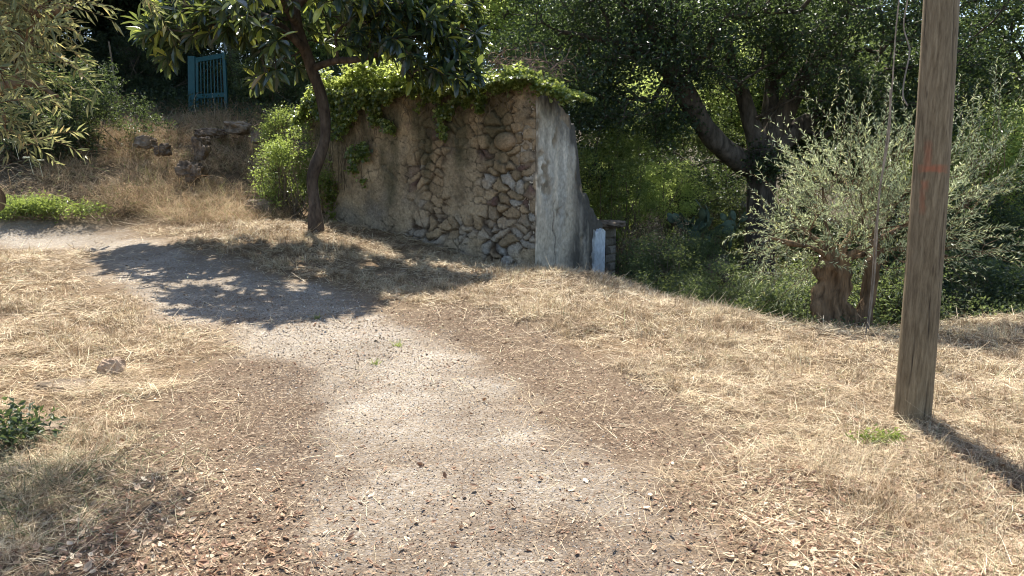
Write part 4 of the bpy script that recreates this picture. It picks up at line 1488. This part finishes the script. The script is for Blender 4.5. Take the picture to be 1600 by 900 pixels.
# green grass gone half dry in the shaded corner at lower left
m = 2600
g_ = gp(70, 790)
gx_, gy_ = g_[0] - .25 + rng.normal(size=m) * .33, g_[1] + rng.normal(size=m) * .38
pb = blades_at(gx_ - g_[0], gy_ - g_[1], H(gx_, gy_) - g_[2], rng.uniform(.05, .24, m), rng.uniform(.002, .0045, m), rng.normal(.6, .35, m), np.zeros(m), -.45)
o_ = add_mesh("grass_clump", [pb], island_mat("half_dry_grass", [(0, (.06, .08, .03)), (.4, (.12, .14, .06)), (.7, (.22, .22, .12)), (1, (.38, .32, .19))], .6, .3, .2))
o_.location = g_
tag(o_, "dark grey-green clump of half dry grass in the lower left corner", "grass clump")

# dense low cover in the gully
n = 120000
x = rng.uniform(.5, 16, n)
y = rng.uniform(7.4, 27, n)
cr = sdist(x, y, CREST)
k = (cr < -.12) & (fbm(np.stack([x, y], 1) * 1.2, 3, 93) > -.3) & ~((x > .5) & (x < 2.0) & (y < 14.2) & (y > 11.2))
x, y, cr = x[k], y[k], cr[k]
h = H0(x, y)
top = .10 + .40 * np.clip(-cr / 1.5, 0, 1) * (1 + .8 * fbm(np.stack([x, y], 1) * .9, 3, 94))
pos = np.stack([x, y, h + rng.uniform(0, 1, len(x)) * top], 1)
s = rng.uniform(.03, .075, len(x)) * np.clip(y / 12, .9, 1.8)
gc = scatter(*LEAF, pos, frames(rng.normal(size=(len(x), 3)) + [0, 0, .3], jit=.7), np.stack([s * .5, s, s], 1))
kind(add_mesh("ground_cover", [gc], M_MID), 'stuff', "low green weeds covering the gully under the oak", "undergrowth")
# dark leafy cover on the hillside behind wall and bank
n = 150000
x = rng.uniform(-20, 4, n)
y = rng.uniform(13, 30, n)
h = H0(x, y)
k = ((y > 18.4 + .8 * fbm(np.stack([x, y], 1) * .5, 3, 95)) | ((x > -4.6) & (x < .3) & (y > 16.5 - (x + 4) * .6)) | ((x > .3) & (y > 15.6)))
x, y, h = x[k], y[k], h[k]
pos = np.stack([x, y, h + rng.uniform(0, 1, len(x)) * .6 * (1 + .8 * fbm(np.stack([x, y], 1) * .8, 3, 96))], 1)
s = rng.uniform(.05, .10, len(x))
gc = scatter(*LEAF, pos, frames(rng.normal(size=(len(x), 3)), jit=.7), np.stack([s * .5, s, s], 1))
kind(add_mesh("hillside_cover", [gc], M_DARK), 'stuff', "dark shaded undergrowth on the hillside behind wall and bank", "undergrowth")

# dry growth of the bank: long tangled stalks
n = 120000
x = rng.uniform(-13, -4.2, n)
y = rng.uniform(12.4, 20, n)
fl = fields(x, y)
cl_n = fbm(np.stack([x, y], 1) * 1.4, 3, 97)
k = (y > 12.7 - .1 * (x + 8) * 0) & (cl_n > -.35) & (fl[0] > .5) & ~((x > -4.9) & (y > 14.6))
x, y, cl_n = x[k], y[k], cl_n[k]
n = len(x)
h = H(x, y)
L = rng.uniform(.08, .40, n) * (1 + .6 * cl_n)
hf = n // 2
p1 = blades_at(x[:hf], y[:hf], h[:hf], L[:hf], rng.uniform(.003, .007, hf), rng.normal(.75, .45, hf), np.zeros(hf), -.45)
p2 = blades_at(x[hf:], y[hf:], h[hf:], L[hf:], rng.uniform(.003, .007, n - hf), rng.normal(.35, .4, n - hf), rng.uniform(0, .12, n - hf), -.3)
m = 420
q = rng.uniform(0, 1, (m, 2)) * [6.5, 5.5] + [-11.5, 13.2]
bz = H0(q[:, 0], q[:, 1])
tw, lf = sprays(np.stack([q[:, 0], q[:, 1], bz], 1), rng.normal(size=(m, 3)) * .6 + [.2, -.2, .7], rng.uniform(.4, 1.3, m), 10, .03, .4, 1.9, r0=.006, wob=.12)
kind(add_mesh("dry_stalks", [p1, p2, tw, lf], M_STALK), 'stuff', "tangled dry stalks and grass covering the bank", "dry grass")

# rocks and root stumps in the bank
rock("root_stump", P(298, 268, 14.6), (.24,.2,.2), "dark jagged root stump low in the bank", M_ROCK2, 23, .9)
rock("root_stump", P(315, 232, 15.0), (.16, .16, .22), "small upright dark root on the jagged stump", M_ROCK2, 24, .9)
rock("rubble_rock", P(228, 222, 15.4), (.19, .16, .13), "grey-brown rock at the left of the bank's rubble", M_ROCK, 25, .8)
rock("rubble_rock", P(255, 235, 15.2), (.15, .15, .12), "smaller brown rock beside the left bank rubble", M_ROCK2, 26, .8)
rock("boulder", P(372, 200, 17.0), (.30, .30, .16), "pale boulder overhanging a dark hollow below the gate", M_ROCK, 27, .5)
rock("boulder", P(330, 208, 17.0), (.34, .28, .12), "mossy brown boulder left of the pale one below the gate", M_ROCK2, 28, .5)
rock("boulder", P(402, 214, 16.8), (.14, .14, .16), "small brown rock right of the pale boulder below the gate", M_ROCK, 29, .5)
rock("stone_block", P(1118, 420, 14.2), (.30, .26, .34), "square dim stone block in the gully below the prickly pear", M_ROCK2, 30, .25)

# ------------------------------------------------------------------ blue iron gate
def paint_mat(name, c, rust=.2):
    m, nt, out = new_mat(name)
    co = objcoord(nt)
    n_ = noise(nt, 9, 5, .65, co)
    c_ = ramp(nt, n_, [(.3, tuple(v_ * .75 for v_ in c)), (.62, c), (.74, (.10, .06, .035))])
    p = nd(nt, "ShaderNodeBsdfPrincipled", inp={'Roughness': .55, 'Specular IOR Level': .4})
    nt.links.new(c_, p.inputs['Base Color'])
    nt.links.new(p.outputs[0], out.inputs[0])
    return m


M_TEAL = paint_mat("teal_gate_paint", (.007, .072, .080))
GY = 19.4
gt = thing("iron_gate", "weathered teal iron gate with vertical bars standing open atop the bank", "gate", P(325, 182, GY))
add_mesh("gate_post", [beam(P(301, 186, GY), P(300, 88, GY), .17, .12)], M_TEAL, parent=gt)
add_mesh("gate_post", [beam(P(355, 188, GY - .3), P(350, 82, GY - .3), .07, .08)], M_TEAL, parent=gt)
add_mesh("top_rail", [beam(P(306, 94, GY), P(349, 87, GY - .25), .11, .05)], M_TEAL, parent=gt)
add_mesh("middle_rail", [beam(P(307, 151, GY), P(351, 148, GY - .25), .11, .05)], M_TEAL, parent=gt)
add_mesh("bottom_rail", [beam(P(308, 178, GY), P(353, 180, GY - .25), .10, .05)], M_TEAL, parent=gt)
add_mesh("stile", [beam(P(309, 180, GY - .02), P(308, 93, GY - .02), .06, .045)], M_TEAL, parent=gt)
for i in range(7):
    f_ = (i + .9) / 7.6
    u0, u1 = 310 + f_ * 41, 309 + f_ * 39
    add_mesh("bar", [beam(P(u0, 178, GY - .25 * f_), P(u1, 92, GY - .25 * f_), .022, .022)], M_TEAL, parent=gt)
# thin fence stake
tag(add_mesh("fence_stake", [(lambda t_: t_)(frusta([P(184, 160, 17.5)], [P(170, 65, 17.5)], [.022], [.018], 8))], M_TWIG), "thin leaning fence stake on the bank left of the gate", "stake")

# ------------------------------------------------------------------ prickly pear
pr = thing("prickly_pear", "prickly pear cactus with flat grey-green pads under the oak", "cactus", P(1110, 398, 15.8))


def pad(c, d, nrm_, L, W):
    a = np.linspace(0, 2 * pi, 18, endpoint=False)
    rings = []
    for k_, (sc, off) in enumerate(((.0, .5), (.6, .42), (.92, .2), (1, 0), (.92, -.2), (.6, -.42), (.0, -.5))):
        yy = np.sin(a) * .5 * sc
        wid = 1 - .35 * np.clip(-yy * 2, 0, 1)
        rings.append(np.stack([np.cos(a) * .5 * sc * wid, yy + .5, np.full(18, off * .16)], 1))
    V = np.concatenate(rings)
    i = np.arange(6)[:, None] * 18
    j = np.arange(18)[None]
    F = np.stack([i + j, i + (j + 1) % 18, i + 18 + (j + 1) % 18, i + 18 + j], -1).reshape(-1, 4)
    R = frames(d[None], up=nrm_, jit=.0)[0]
    return (V * [W, L, W]) @ R.T + c, F


stack = []
for k_ in range(14):
    c_ = P(rng.uniform(1065, 1150), rng.uniform(375, 398), 15.8 + rng.uniform(-.4, .4))
    stack.append((c_, np.array([rng.normal() * .3, rng.normal() * .3, 1.0]), 0))
while stack:
    c_, d_, lv = stack.pop()
    d_ = nrm(d_)
    L_ = rng.uniform(.20, .32)
    W_ = L_ * rng.uniform(.5, .62)
    nn_ = nrm(np.array([rng.normal(), rng.normal() - .6, .2]))
    add_mesh("cactus_pad", [pad(c_, d_, nn_, L_, W_)], M_CACTUS, parent=pr, smooth=True)
    if lv < 3:
        for _ in range(rng.integers(1, 3)):
            stack.append((c_ + d_ * L_ * .93, d_ + rng.normal(size=3) * .5 + [0, 0, .25], lv + 1))
    if len(pr.children) > 60:
        break

# flower heads on the left bush
for u_, v_, lab in ((22, 222, "highest"), (45, 246, "middle"), (60, 250, "lowest")):
    c_ = P(u_, v_, 13.4)
    m = 60
    a_ = rng.uniform(0, 6.28, m)
    r_ = .09 * np.sqrt(rng.uniform(0, 1, m))
    ps = np.stack([np.cos(a_) * r_, np.sin(a_) * r_, rng.uniform(-.01, .01, m)], 1)
    o_ = add_mesh("flower_head", [scatter(OC, OF, ps, frames(rng.normal(size=(m, 3))), np.full(m, .022)), frusta([[0, .0, 0]], [[.02, .05, -.3]], [.004], [.004])],
                  island_mat("white_flowers", [(0, (.45, .5, .38)), (1, (.62, .64, .55))], .8, .1, .3) if lab == "highest" else bpy.data.materials["white_flowers"])
    o_.location = c_
    tag(o_, f"{lab} of three pale flower heads over the dark bush at left", "flower", "pale flower heads at the left edge")

# ------------------------------------------------------------------ utility pole and guy wire
def pole_mat():
    m, nt, out = new_mat("weathered_pole_wood")
    co = objcoord(nt, (1, 1, .11))
    n1 = noise(nt, 55, 6, .7, co)
    n2 = noise(nt, 3, 4, .6, objcoord(nt, (1, 1, .3)))
    c = ramp(nt, n1, [(.28, (.085, .064, .040)), (.5, (.185, .145, .094)), (.72, (.30, .245, .165))])
    c = mix(nt, 1.0, c, ramp(nt, n2, [(.3, (.72, .72, .70)), (.7, (1.15, 1.12, 1.05))]), 'MULTIPLY')
    vk = nd(nt, "ShaderNodeTexVoronoi")
    vk.inputs['Scale'].default_value = 16
    nt.links.new(objcoord(nt, (1, 1, .22)), vk.inputs['Vector'])
    gash = ramp(nt, vk.outputs['Distance'], [(.06, (1, 1, 1)), (.14, (0, 0, 0))])
    c = mix(nt, mix(nt, .55, (0, 0, 0), gash), c, (.045, .032, .024))
    c = mix(nt, nd(nt, "ShaderNodeAttribute", attribute_name="crack").outputs['Fac'], c, (.03, .022, .016))
    a = nd(nt, "ShaderNodeAttribute", attribute_name="paint").outputs['Fac']
    mm = nd(nt, "ShaderNodeMath", operation='MULTIPLY')
    nt.links.new(a, mm.inputs[0])
    nt.links.new(ramp(nt, n1, [(.25, (.35, .35, .35)), (.6, (1, 1, 1))]), mm.inputs[1])
    c = mix(nt, mm.outputs[0], c, (.42, .10, .045))
    p = nd(nt, "ShaderNodeBsdfPrincipled", inp={'Roughness': .85, 'Specular IOR Level': .2})
    nt.links.new(c, p.inputs['Base Color'])
    b = nd(nt, "ShaderNodeBump", inp={'Strength': .7, 'Distance': .008})
    nt.links.new(n1, b.inputs['Height'])
    nt.links.new(b.outputs[0], p.inputs['Normal'])
    nt.links.new(p.outputs[0], out.inputs[0])
    return m


zs = np.concatenate([np.arange(-.3, 3.2, .008), np.arange(3.2, 8.01, .1)])
sd_ = 120
th = np.linspace(0, 2 * pi, sd_, endpoint=False)
ZZ, TH = np.meshgrid(zs, th, indexing='ij')
ZZ, TH = ZZ.ravel(), TH.ravel()
rad = .111 - .0055 * ZZ
rad = rad * (1 + .018 * fbm(np.stack([np.cos(TH) * 2, np.sin(TH) * 2, ZZ * .8], 1), 3, 5) + .012 * fbm(np.stack([np.cos(TH) * 9, np.sin(TH) * 9, ZZ * 1.2], 1), 3, 6))
ck = np.zeros(len(ZZ))
for _ in range(20):
    a0_, z0_, l_ = rng.uniform(0, 2 * pi), rng.uniform(-.2, 3.2), rng.uniform(.12, .5)
    da = np.angle(np.exp(1j * (TH - a0_ - .05 * np.sin(ZZ * 7 + a0_))))
    ck = np.maximum(ck, np.exp(-(da / .03) ** 2) * np.exp(-((ZZ - z0_) / (l_ / 2)) ** 4))
rad = rad - .006 * ck
pcx = 2.612 - .018 * ZZ + .012 * np.sin(ZZ * 1.1)
PV = np.stack([pcx + rad * np.cos(TH), 4.64 + rad * np.sin(TH), ZZ], 1)
pu, pv = project(PV)
front = np.sin(TH) < .2
jx = 1.6 * vnoise(np.stack([pu * .3, pv * .3], 1), 3)
paint = np.zeros(len(PV))


def stroke(u0, u1, v0, v1, a):
    m_ = np.clip(1.5 - np.maximum(np.abs(pu + jx - (u0 + u1) / 2) / ((u1 - u0) / 2), np.abs(pv + jx - (v0 + v1) / 2) / ((v1 - v0) / 2)) * 1.0, 0, 1) ** .7
    return m_ * a


for s_ in ((1445, 1455, 226, 262, .35), (1441, 1474, 259, 268, .6), (1440, 1449, 283, 297, .38), (1438, 1445, 300, 330, .32)):
    paint = np.maximum(paint, stroke(*s_))
paint = np.where(front, paint, 0)
nz_ = len(zs)
i = np.arange(nz_ - 1)[:, None] * sd_
j = np.arange(sd_)[None]
PF = np.stack([i + j, i + (j + 1) % sd_, i + sd_ + (j + 1) % sd_, i + sd_ + j], -1).reshape(-1, 4)
capf = ((nz_ - 1) * sd_ + np.arange(sd_))[None]
pole = add_mesh("utility_pole", [(PV, PF)], pole_mat(), smooth=True, attrs={"paint": paint, "crack": ck})
tag(pole, "tall weathered wooden utility pole with faded red paint marks at right", "pole")
del pole["category"]
pole["category"] = "pole"

m_wire = bark_mat("galvanised_wire", (.20, .18, .15), (.34, .31, .27), 60, .2, .3, .6)
wt = np.array([2.612 - .018 * 7.4, 4.70, 7.4])
wb = np.array([*P(1352, 526, 7.35)])
wb[2] -= .05
gw = thing("guy_wire", "slack grey guy wire with a loose doubled end, running from pole top to ground", "wire", wb)


def wire(pts, r, name, wav=0.0):
    return add_mesh(name, tube([np.array([*q, r]) for q in pts], 10, 8, 0), m_wire, parent=gw, smooth=True)


ln = [wb + (wt - wb) * t_ for t_ in np.linspace(0, 1, 14)]
for k_ in range(1, 13):
    ln[k_] = ln[k_] + np.array([.012 * sin(k_ * 2.1), 0, 0])
wire(ln, .006, "strand")
q = lambda t_: wb + (wt - wb) * t_
kx = [q(.02) + [.016, -.01, 0], q(.1) + [.02, -.01, 0], q(.2) + [-.014, -.012, 0], q(.27) + [.018, -.012, 0], q(.32) + [-.012, -.012, 0]]
wire(kx, .009, "wrapped_sleeve")
lp = [P(1418, 0, 6.30), P(1412, 40, 6.38), P(1419, 68, 6.40), P(1421, 85, 6.40), P(1413, 125, 6.42), P(1411, 150, 6.42), P(1418, 165, 6.42)]
wire(lp, .006, "loose_end")
